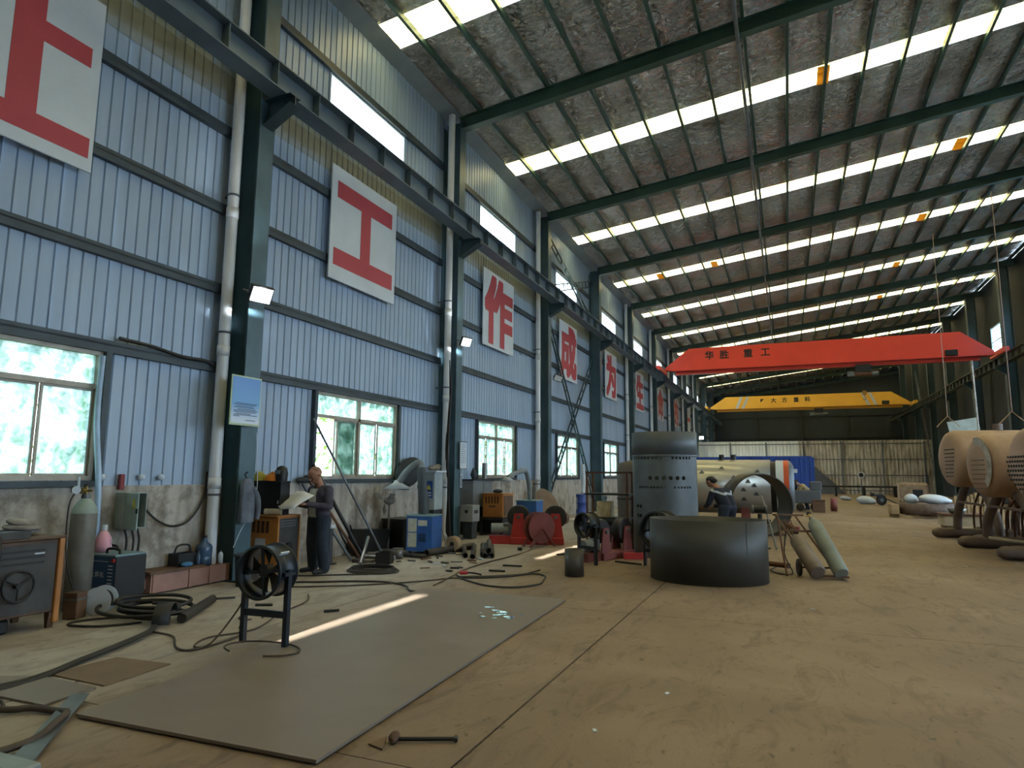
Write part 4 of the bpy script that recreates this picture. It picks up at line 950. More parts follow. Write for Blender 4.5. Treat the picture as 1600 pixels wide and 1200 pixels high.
t = thing('scrap_bin', 'black steel scrap box behind the blue fume extractor', 'box', (-7.75, 12.55, 0)); MB().bb(-.25, .25, -.35, .35, 0, .62, ch=.01).build('box_body', M_BLACK, t); MB().bb(-.27, .27, -.37, .37, .6, .64).build('rim', M_DARK, t)
M_TUBE = mat('bright_tube', '#8d8b88', .4, .6, '#6b6966', 5); M_TUBED = mat('tube_dark', '#4b4744', .5, .5, '#34312f', 5)
def pipe(label, p, q, r=.05, m=None, group=None, name='steel_pipe'):
    p, q = Vector(p), Vector(q)
    o = MB().lathe([(0, r*.8), (0, r), (1, r), (1, r*.8), (.0, r*.8)], p, q, n=18, caps=False).build(name, m or M_TUBED); tag(o, label, 'pipe', group); return o
for i, (p, q) in enumerate([((-5.76, 11.65), (-6.42, 12.9)), ((-5.56, 11.55), (-6.32, 13.2)), ((-5.49, 11.86), (-6.25, 13.5)), ((-5.40, 11.76), (-6.16, 13.5)), ((-5.28, 11.80), (-6.0, 13.4))]):
    pipe('%s short pipe end of the row right of the blue extractor' % ['leftmost', 'second', 'third', 'fourth', 'rightmost'][i], (*p, .055), (*q, .055), .052, None, 'short pipes right of the extractor')
pipe('short pipe lying on top of the pipe row', (-5.36, 11.85, .15), (-6.08, 13.45, .15), .048, None, 'short pipes right of the extractor')
pipe('thick dark pipe lying beside the blue extractor', (-6.55, 11.55, .07), (-6.3, 13.1, .07), .068)
for i, (p, q, r, m) in enumerate([((-7.5, 10.95), (-6.9, 11.1), .05, M_TUBE), ((-7.5, 10.6), (-6.75, 10.75), .045, M_TUBE), ((-7.6, 10.8), (-7.0, 10.5), .04, M_TUBED), ((-6.9, 11.3), (-6.35, 11.2), .04, M_TUBED), ((-7.3, 10.2), (-6.9, 10.3), .035, M_TUBE)]):
    pipe(['pale pipe offcut in front of the wheelbarrow', 'grey pipe offcut left of the black bucket', 'dark pipe offcut under the leaning poles', 'dark pipe offcut in front of the extractor', 'short bright pipe offcut near the man'][i], (*p, r+.005), (*q, r+.005), r, m)
t = thing('steel_bucket', 'square black steel bucket on the littered floor', 'bucket', (-6.72, 10.35, 0), .3); MB().bb(-.13, .13, -.13, .13, 0, .012).bb(-.13, -.118, -.13, .13, .012, .2).bb(.118, .13, -.13, .13, .012, .2).bb(-.118, .118, -.13, -.118, .012, .2).bb(-.118, .118, .118, .13, .012, .2).build('bucket_body', M_DARK, t); MB().tube([(-.13, 0, .2), (-.06, .05, .24), (.06, .05, .24), (.13, 0, .2)], .006, res=3).build('handle', M_GREY, t)
t = thing('tin_can', 'pale tin drum on the floor left of the extractor', 'can', (-6.85, 11.0, 0)); MB().lathe([(0, .0), (0, .1), (1, .1), (1, .094), (.05, .094), (.05, 0)], (0, 0, 0), (0, 0, .2), n=24, caps=False).build('can_body', M_TUBE, t); MB().lathe([(0, .1), (0, .105), (1, .105), (1, .1)], (0, 0, .185), (0, 0, .2), n=24).build('rim', M_TUBE, t)
rnd = random.Random(11)
for i in range(26):
    x, y = rnd.uniform(-7.3, -5.2), rnd.uniform(9.9, 12.2); L = rnd.uniform(.08, .3); a = rnd.uniform(0, PI)
    o = MB().box((0, 0, 0), (L, rnd.uniform(.02, .07), rnd.uniform(.01, .03)), ch=.003).build('scrap_piece', rnd.choice([M_DARK, M_RUST, M_GREY, M_SIGNW]), loc=(x, y, .018), rot=(0, 0, a)); tag(o, 'small scrap offcut littering the floor by the extractor', 'scrap', 'scrap offcuts by the extractor')

# ------------------------------------------------------------------ blue fume extractor with arm
M_EXB = mat('extractor_blue', '#3566ab', .4, 0, '#2b5692', 2); M_ARM = mat('arm_grey', '#7e858a', .5, 0, '#666d72', 3); M_HOSE = mat('hose_dark_grey', '#4b5256', .6)
t = thing('fume_extractor', 'blue fume extractor with ribbed hose and cone hood', 'extractor', (-6.88, 12.02, 0), .12)
MB().bb(-.28, .28, -.27, .27, .06, .74, ch=.01).build('cabinet', M_EXB, t); MB().bb(-.29, .29, -.28, .28, .74, .77, ch=.006).build('top_plate', M_TEAL, t)
for x0, z0, x1, z1 in ((-.24, .44, -.05, .7), (-.24, .14, -.05, .42), (-.02, .56, .17, .67)): MB().bb(x0, x1, -.278, -.272, z0, z1).build('paper_label', mat('aged_paper', '#c3c4b6', .8, 0, '#a8aa9c', 12), t)
gr = MB().bb(-.01, .14, -.276, -.271, .25, .41).build('vent_panel', M_BLACK, t)
for k in range(4): MB().bb(-.01, .14, -.281, -.277, .27+.04*k, .276+.04*k).build('vent_bar', M_EXB, gr)
for k in range(4): MB().bb(.015+.035*k, .021+.035*k, -.281, -.277, .25, .41).build('vent_bar', M_EXB, gr)
for sx in (-.22, .22):
    for sy in (-.2, .2): MB().cyl((sx-.02, sy, .04), (sx+.02, sy, .04), .04, n=12).build('caster', M_BLACK, t)
prof = []
for k in range(20): prof += [(k/20, .085), ((k+.5)/20, .105)]
prof.append((1, .085))
MB().lathe(prof, (-.02, 0, .78), (-.1, 0, 1.72), n=18).build('ribbed_hose', M_HOSE, t)
MB().tube([(-.1, 0, 1.66), (-.11, 0, 1.78), (-.2, -.01, 1.8), (-.42, -.03, 1.62), (-.55, -.04, 1.44), (-.6, -.04, 1.40)], .07, n=14, res=4).build('arm', M_ARM, t)
MB().lathe([(0, .07), (.3, .09), (1, .3), (1, .29)], (-.6, -.04, 1.45), (-.6, -.04, 1.28), n=26, caps=False).build('hood', mat('hood_white', '#c2c8cc', .4), t)
MB().cyl((-.6, -.04, 1.27), (-.33, -.06, 1.27), .012, n=8).build('hood_handle', M_GREY, t)
cable('pale hose hanging at the right side of the blue extractor', [(-6.58, 12.2, .5), (-6.5, 12.15, .35), (-6.42, 12.1, .15), (-6.5, 12.0, .02), (-6.7, 11.6, .02)], .014, M_TUBE, 'hose')
t = thing('welding_wire_drum', 'pale wire drum lying right of the blue extractor', 'spool', (-6.42, 12.42, 0)); MB().lathe([(0, .12), (0, .16), (.12, .16), (.12, .12), (.88, .12), (.88, .16), (1, .16), (1, .05)], (0, -.07, .165), (0, .07, .165), n=24).build('spool_body', mat('cardboard', '#b79f80', .8), t); MB().cyl((0, -.075, .165), (0, -.07, .165), .05, n=14).build('hub', M_DARK, t)
gas_cylinder('dark gas cylinder hidden behind the blue extractor', (-7.22, 12.58, 0), (0, 0, 0), 1.2, .11, M_DKTOOL, None, True)
t = thing('power_cabinet', 'pale electrical cabinet with warning sign beside the second column', 'cabinet', (-7.83, 14.05, 0), 0)
MB().bb(-.17, .15, -.2, .2, .75, 1.62, ch=.008).build('cabinet_body', mat('cabinet_paint', '#a9b7bd', .45), t); MB().bb(-.14, .12, -.17, .17, 0, .75).build('plinth', M_DKTOOL, t)
MB().bb(-.24, .22, -.26, .26, 1.62, 1.66, ch=.005).build('top_shelf', M_SIGNW, t)
sg = MB().bb(-.10, .10, -.206, -.2, 1.02, 1.42).build('warning_sign', mat('sign_blue', '#2c5aa8', .4), t)
MB().prism([(-.06, 1.22), (.06, 1.22), (0, 1.34)], 1, -.21, -.206).build('warning_triangle', mat('sign_yellow', '#e6d84a', .4), sg)
MB().bb(-.07, .07, -.21, -.206, 1.07, 1.10).bb(-.07, .07, -.21, -.206, 1.13, 1.16).build('sign_text', M_SIGNW, sg)
for k in range(4): cable('dark cable bundle hanging down the second column', [(-7.75+.03*k, 14.48, 5.0-.3*k), (-7.73+.03*k, 14.5, 3.5), (-7.76+.04*k, 14.46-.02*k, 2.2), (-7.72+.02*k, 14.5, 1.2), (-7.66+.03*k, 14.46, .1)], .022, M_RUBBER, group='cables down the second column')
o = MB().ell((0, 0, .06), (.13, .2, .07), n=16, m=8).ell((.02, .14, .1), (.08, .1, .06), n=12, m=8).build('cloth_bundle', mat('tan_rag', '#8d8377', .9, 0, '#5c554d', 9)); o.location = (-7.85, 14.1, 1.661); tag(o, 'dirty rags heaped on the pale electrical cabinet', 'cloth')
o = MB().ell((0, 0, 0), (.16, .55, .32), (.3, 0, 0), n=18, m=10).build('tarpaulin', mat('dark_tarp', '#2c3135', .8)); o.location = (-7.93, 13.1, 1.62); tag(o, 'dark tarpaulin bundle on the wall ledge behind the extractor arm', 'tarpaulin')
# ------------------------------------------------------------------ right of the second column
t = thing('wall_cabinet', 'grey steel cabinet against the wall under the third window', 'cabinet', (-7.88, 16.55, 0)); MB().bb(-.2, .2, -.62, .62, .72, 1.42, ch=.008).build('cabinet_body', mat('cab_grey', '#7b7f82', .5), t); MB().bb(.2, .206, -.6, -.01, .75, 1.4).build('door', mat('cab_grey2', '#747a7e', .5), t); MB().bb(.2, .206, .01, .6, .75, 1.4).build('door', mat('cab_grey2', '#747a7e', .5), t); MB().bb(-.22, .24, -.66, .66, 1.42, 1.45).build('top', M_DARK, t)
for sy in (-.55, .55): MB().bb(-.18, .18, sy-.03, sy+.03, 0, .72).build('leg', M_DARK, t)
o = MB().cyl((0, 0, 0), (-.02, .05, .44), .075, n=18).build('tin_tube', M_TUBE); o.location = (-7.84, 16.98, 1.451); tag(o, 'bright tin tube standing on the grey steel cabinet', 'tube')
o = MB().lathe([(0, .05), (.4, .09), (.8, .05), (1, .02)], (0, 0, 0), (0, 0, .3), n=16).build('tool_grinder', M_DKTOOL); o.location = (-7.85, 16.3, 1.451); tag(o, 'dark grinder head on the grey steel cabinet', 'grinder')
t = thing('junction_cabinet', 'pale grey switch box at the foot of the second column', 'electrical box', (-7.38, 15.15, .42)); MB().bb(-.17, .17, -.2, .2, 0, .4, ch=.008).build('box_body', mat('switch_grey', '#9a9c9a', .5), t); MB().cyl((.0, -.2, .25), (0, -.22, .25), .04, n=14).build('switch', M_BLACK, t); MB().bb(.17, .176, -.1, .1, .2, .28).build('label_plate', M_DARK, t); MB().bb(-.12, .12, -.14, .14, -.42, 0).build('stand', M_DKTOOL, t)
t = thing('resistance_welder', 'orange welding machine on a dark bench under the third window', 'welding machine', (-7.24, 16.6, 0))
MB().bb(-.3, .28, -.36, .36, .46, 1.06, ch=.008).build('cabinet_body', M_ORANGE, t); MB().bb(-.32, .3, -.38, .38, 1.06, 1.085).build('top_cover', M_ORANGE, t)
for k in range(5): MB().bb(-.22+.085*k, -.18+.085*k, -.365, -.358, .82, 1.0).build('slot', mat('slot_dark', '#4d3020', .7), t)
MB().bb(-.12, .08, -.366, -.36, .72, .77).build('rating_plate', M_BROWN, t); MB().bb(.28, .295, -.3, .3, .5, 1.02).build('front_panel', M_BROWN, t)
MB().bb(-.36, .34, -.5, .5, .4, .46).build('bench_top', M_DARK, t)
for sx in (-.3, .28):
    for sy in (-.44, .44): MB().bb(sx-.03, sx+.03, sy-.03, sy+.03, 0, .4).build('bench_leg', M_DARK, t)
MB().bb(-.24, .24, -.4, .2, .05, .38, ch=.01).build('lower_box', M_BLACK, t)
o = MB().ell((0, 0, .05), (.14, .1, .06), n=14, m=8).build('glove', M_DKTOOL); o.location = (-7.2, 16.45, 1.085); tag(o, 'dark glove on the farther orange welding machine', 'glove')
# farther extractor: arm, hood and blue cabinet
t = thing('fume_extractor', 'farther fume extractor with white cone hood and blue cabinet', 'extractor', (-7.0, 18.3, 0))
MB().bb(-.3, .32, -.28, .28, .05, .82, ch=.01).build('cabinet', M_EXB, t); MB().bb(-.305, -.29, -.29, .29, .05, .83).build('side_panel', M_SIGNW, t); MB().bb(-.32, .34, -.3, .3, .82, .85).build('top_plate', M_TEAL, t)
MB().tube([(.0, 0, .84), (.02, -.1, 1.3), (.0, -.25, 1.62), (-.05, -.4, 1.68), (-.12, -.9, 1.6), (-.15, -1.25, 1.5)], .065, n=12, res=4).build('arm', M_ARM, t)
MB().lathe([(0, .06), (.3, .08), (1, .22), (1, .21)], (-.15, -1.3, 1.52), (-.15, -1.3, 1.40), n=22, caps=False).build('hood', mat('hood_white', '#c2c8cc', .4), t)

# ------------------------------------------------------------------ red turning rolls
M_RRED = mat('machine_red', '#c03a3a', .5, 0, '#9c2f2f', 2); M_RRED2 = mat('machine_dull_red', '#8a4a48', .6, 0, '#6e3a38', 3)
def turning_roll(label, loc, rz, m, s=1.0):
    t = thing('turning_roll', label, 'machine', loc, rz)
    MB().bb(-.55*s, .55*s, -.22*s, .22*s, .0, .14*s, ch=.01).build('base_frame', m, t)
    for x in (-.38*s, .38*s):
        MB().lathe([(0, .2*s), (0, .22*s), (.1, .235*s), (.9, .235*s), (1, .22*s), (1, .08*s)], (x, -.1*s, .55*s), (x, .1*s, .55*s), n=28).build('roller', M_RUBBER, t)
        for yy in (-.16*s, .13*s): MB().prism([(x-.16*s, .14*s), (x+.16*s, .14*s), (x+.09*s, .62*s), (x-.09*s, .62*s)], 1, yy, yy+.03*s).build('side_plate', m, t)
        MB().cyl((x, -.2*s, .55*s), (x, .2*s, .55*s), .035*s, n=12).build('axle', M_GREY, t)
    MB().cyl((-.95*s, 0, .3*s), (-.6*s, 0, .3*s), .11*s, n=18).build('motor', mat('motor_grey', '#8f9797', .5), t)
    MB().bb(-.7*s, -.5*s, -.1*s, .1*s, .18*s, .42*s, ch=.02).build('gearbox', M_GREY, t)
    MB().bb(-.98*s, -.55*s, -.15*s, .15*s, 0, .16*s).build('motor_base', m, t)
    return t
turning_roll('red turning roll machine with grey motor left of the small fan', (-5.45, 14.75, 0), .35, M_RRED, 1.12)
t = thing('cable_reel', 'large dull red cable reel on the red turning roll', 'reel', (-5.2, 14.2, 0), .9)
MB().cyl((0, -.13, .42), (0, -.115, .42), .34, n=32).build('flange', M_RRED2, t); MB().cyl((0, .115, .42), (0, .13, .42), .34, n=32).build('flange', M_RRED2, t); MB().cyl((0, -.11, .42), (0, .11, .42), .24, n=28).build('cable_winding', M_RUBBER, t)
for s in (-.2, .2): MB().bar((s*1.6, -.15, 0.01), (0, -.15, .42), .04, .03).build('stand_leg', M_RRED2, t)
for s in (-.2, .2): MB().bar((s*1.6, .15, 0.01), (0, .15, .42), .04, .03).build('stand_leg', M_RRED2, t)
turning_roll('dull red turning roll behind the small drum fan', (-3.25, 12.95, 0), 1.2, M_RRED2, .95)
o = MB().prism([(-2.95, 12.75), (-2.55, 12.95), (-2.6, 13.05), (-3.0, 12.9)], 2, 0.005, .12).build('steel_wedge', M_RRED); tag(o, 'flat red steel wedge at the foot of the tall shell', 'wedge')

# ------------------------------------------------------------------ stub cylinder, tall perforated shell, wide ring shell
M_SHELL = mat('dark_mill_steel', '#62686a', .5, .15, '#4a4f52', 1.2, .35, .7); M_SHELLB = mat('dark_mill_steel_b', '#45443f', .52, .2, '#363531', 1.0)
t = thing('pipe_stub', 'short dark upright pipe section on the open floor', 'pipe', (-3.21, 10.40, 0))
MB().lathe([(0, .146), (0, .152), (1, .152), (1, .138), (.0, .138), (0, .146)], (0, 0, 0), (0, 0, .42), n=40, caps=False).build('pipe_wall', mat('stub_steel', '#5a5651', .5, .4), t)
t = thing('ring_shell', 'wide dark rolled steel ring standing on the floor', 'shell', (-1.22, 11.05, 0))
MB().lathe([(0, .87), (0, .89), (1, .89), (1, .865), (0, .865), (0, .87)], (0, 0, 0.0), (0, 0.012, .92), n=96, caps=False).build('rolled_plate', M_SHELLB, t)
MB().box((.62, -.628, .46), (.006, .012, .92), (0, 0, .8)).build('weld_seam', M_SHELLB, t)

def holed_shell(r, z0, z1, n, rows, skip=()):
    """rows: list of (z, hole radius, [angles]); arch: skip(angle, z)"""
    b = MB(); zs = sorted(set([z0, z1]+[z+s*hr*1.25 for z, hr, A in rows for s in (-1, 1)]))
    for i in range(len(zs)-1):
        za, zb = zs[i], zs[i+1]; row = [q for q in rows if abs((za+zb)/2-q[0]) < 1e-6]
        cuts = [2*PI*k/n for k in range(n)]
        if row:
            z, hr, A = row[0]; dh = hr*1.25/r
            cuts = [c for c in cuts if all(abs((c-a+PI) % (2*PI)-PI) > dh*1.02 for a in A)]
            for a in A: cuts += [(a-dh) % (2*PI), (a+dh) % (2*PI)]
            cuts.sort()
        m = len(cuts)
        for k in range(m):
            a0, a1 = cuts[k], cuts[(k+1) % m]+(2*PI if k == m-1 else 0); mid = (a0+a1)/2
            P = lambda a, z: (r*math.cos(a), r*math.sin(a), z)
            if row and any(abs((mid-a+PI) % (2*PI)-PI) < 1e-3 for a in row[0][2]):
                z, hr, A = row[0]; c8 = []; o8 = []
                for q in range(8):
                    t8 = q*PI/4; c8.append(P(mid+hr*math.cos(t8)/r, z+hr*math.sin(t8)))
                    sx = max(-1, min(1, round(math.cos(t8)*1.42))); sy = max(-1, min(1, round(math.sin(t8)*1.42)))
                    o8.append(P(mid+sx*(a1-a0)/2, z+sy*(zb-za)/2))
                b.add(c8+o8, [(q+8, (q+1) % 8+8, (q+1) % 8, q) for q in range(8)], True)
            elif not any(f(mid, (za+zb)/2) for f in skip):
                b.add([P(a0, za), P(a1, za), P(a1, zb), P(a0, zb)], [(0, 1, 2, 3)], True)
    return b
t = thing('perforated_shell', 'tall dark steel shell with rows of drilled holes', 'shell', (-2.33, 13.8, 0))
fa = -PI/2+.17   # direction towards the camera
rows = [(1.93, .03, [fa-1.15+.13*k for k in range(9)]+[fa+.25+.12*k for k in range(6)]),
        (1.54, .042, [fa-.45+.21*k for k in range(6)]), (1.36, .024, [fa-.85+.105*k for k in range(9)]+[fa+.3+.11*k for k in range(6)]),
        (.98, .035, [fa-1.25, fa-1.12, fa-.98, fa-.84]), (.80, .035, [fa-1.25, fa-1.12, fa-.98, fa-.84])]
body = holed_shell(.64, 0, 1.98, 72, rows, [])
me = body.build('drilled_shell', M_SHELL, t, recalc=False)
me.data.normals_split_custom_set_from_vertices([Vector((v.co.x, v.co.y, 0)).normalized() for v in me.data.vertices])
MB().lathe([(0, .63), (0, .652), (1, .652), (1, .632), (0, .632), (0, .63)], (0, 0, 1.98), (0, 0, 2.45), n=72, caps=False).build('upper_course', M_SHELL, t)
MB().lathe([(0, .652), (.5, .664), (1, .652)], (0, 0, 1.965), (0, 0, 1.995), n=72, caps=False).build('weld_bead', M_GREY, t)
arc = MB().prism([(.3*math.cos(a*PI/16), .3*math.sin(a*PI/16)) for a in range(17)], 1, -.004, .004).xf((math.cos(fa-.4)*.652, math.sin(fa-.4)*.652, .42), (0, 0, fa-.4+PI/2)); arc.build('fire_door_opening', M_BLACK, t)

# ------------------------------------------------------------------ rack, bench and pipes behind the fan
t = thing('steel_rack', 'rusty angle steel rack with a shelf left of the tall shell', 'rack', (-3.6, 14.3, 0))
for x in (-.44, .44):
    for y in (-.25, .25): MB().bb(x-.02, x+.02, y-.02, y+.02, 0, 1.66).build('post', M_RUST, t)
for y in (-.25, .25): MB().bb(-.44, .44, y-.02, y+.02, 1.62, 1.66).build('top_rail', M_RUST, t)
MB().bb(-.48, .48, -.28, .28, 1.16, 1.2).build('shelf', M_DARK, t); MB().bb(-.48, .48, -.28, .28, .66, .69).build('shelf', M_DARK, t)
t = thing('cream_box', 'cream painted machine box on the lower rack shelf', 'box', (-3.68, 14.2, .69)); MB().bb(-.16, .16, -.14, .14, 0, .34, ch=.015).build('box_body', mat('cream_paint', '#c9bd98', .5, 0, '#8b7c5c', 6), t); MB().ell((.0, 0, .4), (.05, .05, .06), n=12, m=8).build('cap_knob', M_SIGNW, t)
for k in range(5):
    pipe('%s dark pipe of the stack behind the rack' % ['lowest', 'second', 'third', 'fourth', 'topmost'][k], (-4.1, 15.5+.02*k, .12+.19*(k//2)) if k % 2 == 0 else (-4.1, 15.78, .12+.19*(k//2)), (-2.2, 15.5+.02*k, .12+.19*(k//2)) if k % 2 == 0 else (-2.2, 15.78, .12+.19*(k//2)), .09, M_TUBED, 'dark pipes behind the rack')
t = thing('steel_tank', 'brown steel tank standing behind the rack', 'tank', (-3.45, 16.6, 0)); MB().lathe([(0, .5), (.02, .52), (.92, .52), (.97, .45), (1, .2)], (0, 0, 0), (0, 0, 1.95), n=32).build('tank_body', mat('brown_tank', '#6b6057', .6, .2, '#544b43', 2), t); MB().lathe([(0, .52), (0, .535), (1, .535), (1, .52)], (0, 0, 1.0), (0, 0, 1.04), n=32).build('seam_band', M_DARK, t)
t = thing('blue_drum', 'small blue drum with yellow label near the lattice braces', 'drum', (-6.6, 22.3, 0)); MB().lathe([(0, .2), (.33, .2), (.35, .21), (.37, .2), (.66, .2), (.68, .21), (.7, .2), (1, .2)], (0, 0, 0), (0, 0, .92), n=24).build('drum_body', mat('drum_blue', '#3850a0', .4), t); MB().lathe([(.45, .203), (.9, .203)], (0, 0, 0), (0, 0, .92), n=10, caps=False, a0=2.2, a1=3.4).build('label_sheet', mat('label_white', '#cdd3d8', .5), t); MB().cyl((0.08, .05, .92), (.08, .05, .95), .03).build('bung', M_BLACK, t)
o = MB().tube([(-6.62, 22.5, .95), (-6.62, 22.6, 1.3), (-6.64, 22.6, 1.95)], .07, n=12, res=3).build('white_tube', M_SIGNW); tag(o, 'white plastic tube standing behind the blue drum', 'tube')
o = MB().cyl((0, 0, 0), (0, 0, .012), .62, n=40).build('disc_plate', M_RUSTPL); o.location = (-7.35, 20.9, .55); o.rotation_euler = (.25, 1.15, 0); tag(o, 'round steel disc leaning on the third column', 'disc')
o = MB().cyl((0, -.12, .2), (0, .12, .2), .2, n=24).build('drum_end', M_BROWN); o.location = (-6.75, 20.6, 0); tag(o, 'small brown drum lying in front of the steel disc', 'drum')

# ------------------------------------------------------------------ silver tank, standing ring, blue container
def clad_mat():
    m = mat('silver_cladding', '#b9b7ad', .3, .55, '#a5a399', .5); return m
t = thing('clad_boiler', 'silver clad horizontal boiler with triangle marks and striped end', 'boiler', (-.5, 24.6, 0))
MB().lathe([(0, .9), (.02, .92), (1, .92), (1, .3)], (-3.3, 0, 1.22), (-.05, 0, 1.22), n=48).build('cladding', clad_mat(), t)
MB().cyl((-.05, 0, 1.22), (.12, 0, 1.22), .86, n=40).build('end_gap', M_DARK, t)
MB().cyl((.12, 0, 1.22), (.36, 0, 1.22), .9, n=40).build('white_band', M_SIGNW, t); MB().cyl((.36, 0, 1.22), (.52, 0, 1.22), .9, n=40).build('orange_band', mat('band_orange', '#d4552c', .45), t); MB().lathe([(0, .9), (.5, .85), (1, .7)], (.52, 0, 1.22), (.68, 0, 1.22), n=40).build('end_plate', M_GREY, t)
M_MARK = mat('mark_grey', '#565c66', .5)
for i, (xx, aa) in enumerate([(-2.25, .55), (-1.95, .1), (-1.6, .75), (-1.2, .35), (-.9, -.1), (-.75, .2), (-.5, -.25), (-.55, .05), (-.9, -.45), (-1.3, -.35), (-.45, .6), (-1.55, -.2), (-1.75, -.5)]):
    y, z = -.925*math.cos(aa), 1.22+.925*math.sin(aa)
    MB().prism([(-.09, -.05), (.09, -.05), (.02, .07), (-.02, .07)], 1, -.003, .003).xf((xx, y, z), (-aa, 0, 0)).build('triangle_mark', M_MARK, t)
for x in (-2.8, -.9): MB().bb(x-.12, x+.12, -.6, .6, 0, .55).build('saddle', M_RRED2, t)
sadd = MB().bb(-2.6, -.1, -.75, -.6, .02, .16).build('skid_beam', M_DARK, t)
for x in (-1.65, -1.25): MB().cyl((x, 0, 2.1), (x, 0, 2.32), .09, n=14).build('nozzle', M_DARK, t)
t = thing('standing_ring', 'dark rolled steel ring standing on edge behind the wide ring', 'shell', (-.80, 19.5, 0), .34)
MB().lathe([(0, .80), (0, .825), (1, .825), (1, .80), (0, .80)], (0, -.35, .83), (0, .75, .83), n=64, caps=False).build('rolled_plate', M_SHELLB, t)
for s in (-1, 1): MB().prism([(s*.35, 0), (s*.7, 0), (s*.45, .14)], 1, -.1, .1).build('chock', M_BROWN, t)
M_CONT = mat('container_blue', '#2a52ae', .45, 0, '#234594', 1)
t = thing('blue_container', 'blue corrugated container in front of the sheet fence', 'container', (-1.6, 45.0, 0))
b = MB(); P = []; k = -1.6
while k < 2.9: P += [(k, 0), (k+.12, 0), (k+.16, .05), (k+.24, .05)]; k += .28
b.sheet(P, None, .12, 2.74, lambda u, v, w: (u, v, w)); b.build('corrugated_side', M_CONT, t)
MB().bb(-1.62, 2.94, .06, 2.2, .1, 2.72).build('body', M_CONT, t)
for z in (.06, 2.76): MB().bb(-1.65, 2.97, -.03, 2.2, z-.06, z+.06).build('frame_rail', M_CONT, t)
for x in (-1.62, 2.93): MB().bb(x-.05, x+.05, -.04, .08, .0, 2.82).build('corner_post', M_CONT, t)
for x, w in ((1.5, .2), (1.9, .24)): MB().bb(x, x+w, -.012, -.002, 1.78, 2.02).build('white_mark', M_SIGNW, t)
o = MB().bb(-8.0, -3.4, 46.0, 47.5, 0, 2.8, ch=.02).build('blue_cabin', M_CONT); tag(o, 'low blue cabin roof seen above the silver boiler', 'cabin')

# ------------------------------------------------------------------ sheet metal fence across the hall
M_FN = mat('fence_sheet_new', '#f0f4f2', .45, .0, '#d5dad8', 1.0, stretch=(3, 1, .4)); M_FO = mat('fence_sheet_old', '#cfc9bb', .55, .0, '#776f63', 1.6, .38, .7, stretch=(4, 1, .5), detail=8); M_FD = mat('fence_sheet_dark', '#55585a', .6)
t = thing('sheet_fence', 'tall corrugated sheet metal fence closing off the hall', 'fence', (0, 67.0, 0))
def fence_panel(w):
    b = MB(); P = []; k = 0
    while k < w-.05: P += [(k, 0), (k+.16, 0), (k+.20, .07), (k+.26, .07)]; k += .30
    P.append((w, 0)); b.sheet(P, None, .02, 4.8, lambda u, v, w_: (u, v, w_)); return b
m1, m2 = fence_panel(.9).mesh('sheet_panel'), fence_panel(.9).mesh('sheet_panel'); m1.materials.append(M_FN); m2.materials.append(M_FO)
x = -8.0
while x < 11.1: link('sheet_panel', m1 if x < .9 else m2, t, (x, 0, 0)); x += .9
for z in (.35, 1.7, 3.1, 4.5): MB().bb(-8.0, 11.2, -.07, -.01, z-.04, z+.04).build('fence_rail', M_GREY, t)
for x in (-5, -1.8, 1.4, 4.6, 7.8, 11.0): MB().bb(x-.06, x+.06, -.14, -.07, 0, 4.7).build('fence_post', M_GREY, t)
o = MB().prism([(1.6, .02), (4.6, .02), (4.2, .6), (1.7, 3.0)], 1, 66.75, 66.8).build('dark_sheet', M_FD); tag(o, 'dark triangular sheet leaning on the fence', 'sheet')

# ------------------------------------------------------------------ gas cylinder trolley
t = thing('cylinder_trolley', 'rusty tilted trolley carrying two gas cylinders', 'trolley', (.12, 12.25, 0), .25)
for x in (-.16, .16): MB().tube([(x+.25, -.55, .06), (x+.05, .0, .55), (x-.12, .35, .93)], .016, n=8).build('frame_tube', M_RUST, t)
MB().tube([(-.28, .35, .93), (-.3, .1, .9), (-.32, -.2, .4), (-.34, -.5, .03)], .016, n=8, res=3).build('support_leg', M_RUST, t)
for q in ((-.12, .35, .93), (.0, .1, .68)): MB().bar((q[0]-.2, q[1], q[2]), (q[0]+.3, q[1], q[2]), .03, .03).build('cross_tube', M_RUST, t)
MB().cyl((-.05, -.3, .14), (.5, -.3, .14), .014, n=8).build('axle', M_DARK, t)
for x in (-.1, .52): MB().lathe([(0, .05), (0, .13), (.5, .14), (1, .13), (1, .05)], (x-.02, -.3, .14), (x+.02, -.3, .14), n=22).build('wheel', M_RUBBER, t)
MB().bb(.05, .55, -.62, -.5, .03, .06).build('foot_plate', M_RUST, t)
for k in range(4): MB().tube([(-.2+.05*k, .3, .85), (-.1+.04*k, .2, .7-.03*k), (.02, .12, .66), (-.15+.03*k, .22, .8)], .009, n=6, res=4).build('hose_coil', M_RUST, t)
def lying_cyl(label, base, top, r, m, **k):
    p, q = Vector(base), Vector(top); d = q-p
    e = d.to_track_quat('Z', 'Y').to_euler(); return gas_cylinder(label, p, e, d.length, r, m, **k)
lying_cyl('pale grey gas cylinder tilted on the trolley, right one', (.70, 11.72, .10), (.34, 12.62, .86), .115, mat('cyl_teal_grey', '#83897f', .5, .1, '#6c7268', 3))
lying_cyl('rust brown gas cylinder tilted on the trolley, left one', (.36, 11.62, .11), (.06, 12.38, .58), .125, mat('cyl_rust_grey', '#85786b', .55, .1, '#6b5e52', 3))
o = MB().cyl((-.95, 12.9, .1), (-.05, 12.35, .1), .045, n=14).build('steel_tube', M_RUST); tag(o, 'rusty tube lying between the wide ring and the trolley', 'pipe')
cable('black gas hose looping from the trolley behind the wide ring', [(-.05, 12.5, .8), (-.12, 12.45, .3), (.0, 12.1, .02), (-.2, 12.0), (-.35, 12.4), (-.25, 13.0), (-.45, 13.3)], .011, M_RUBBER, 'hose')
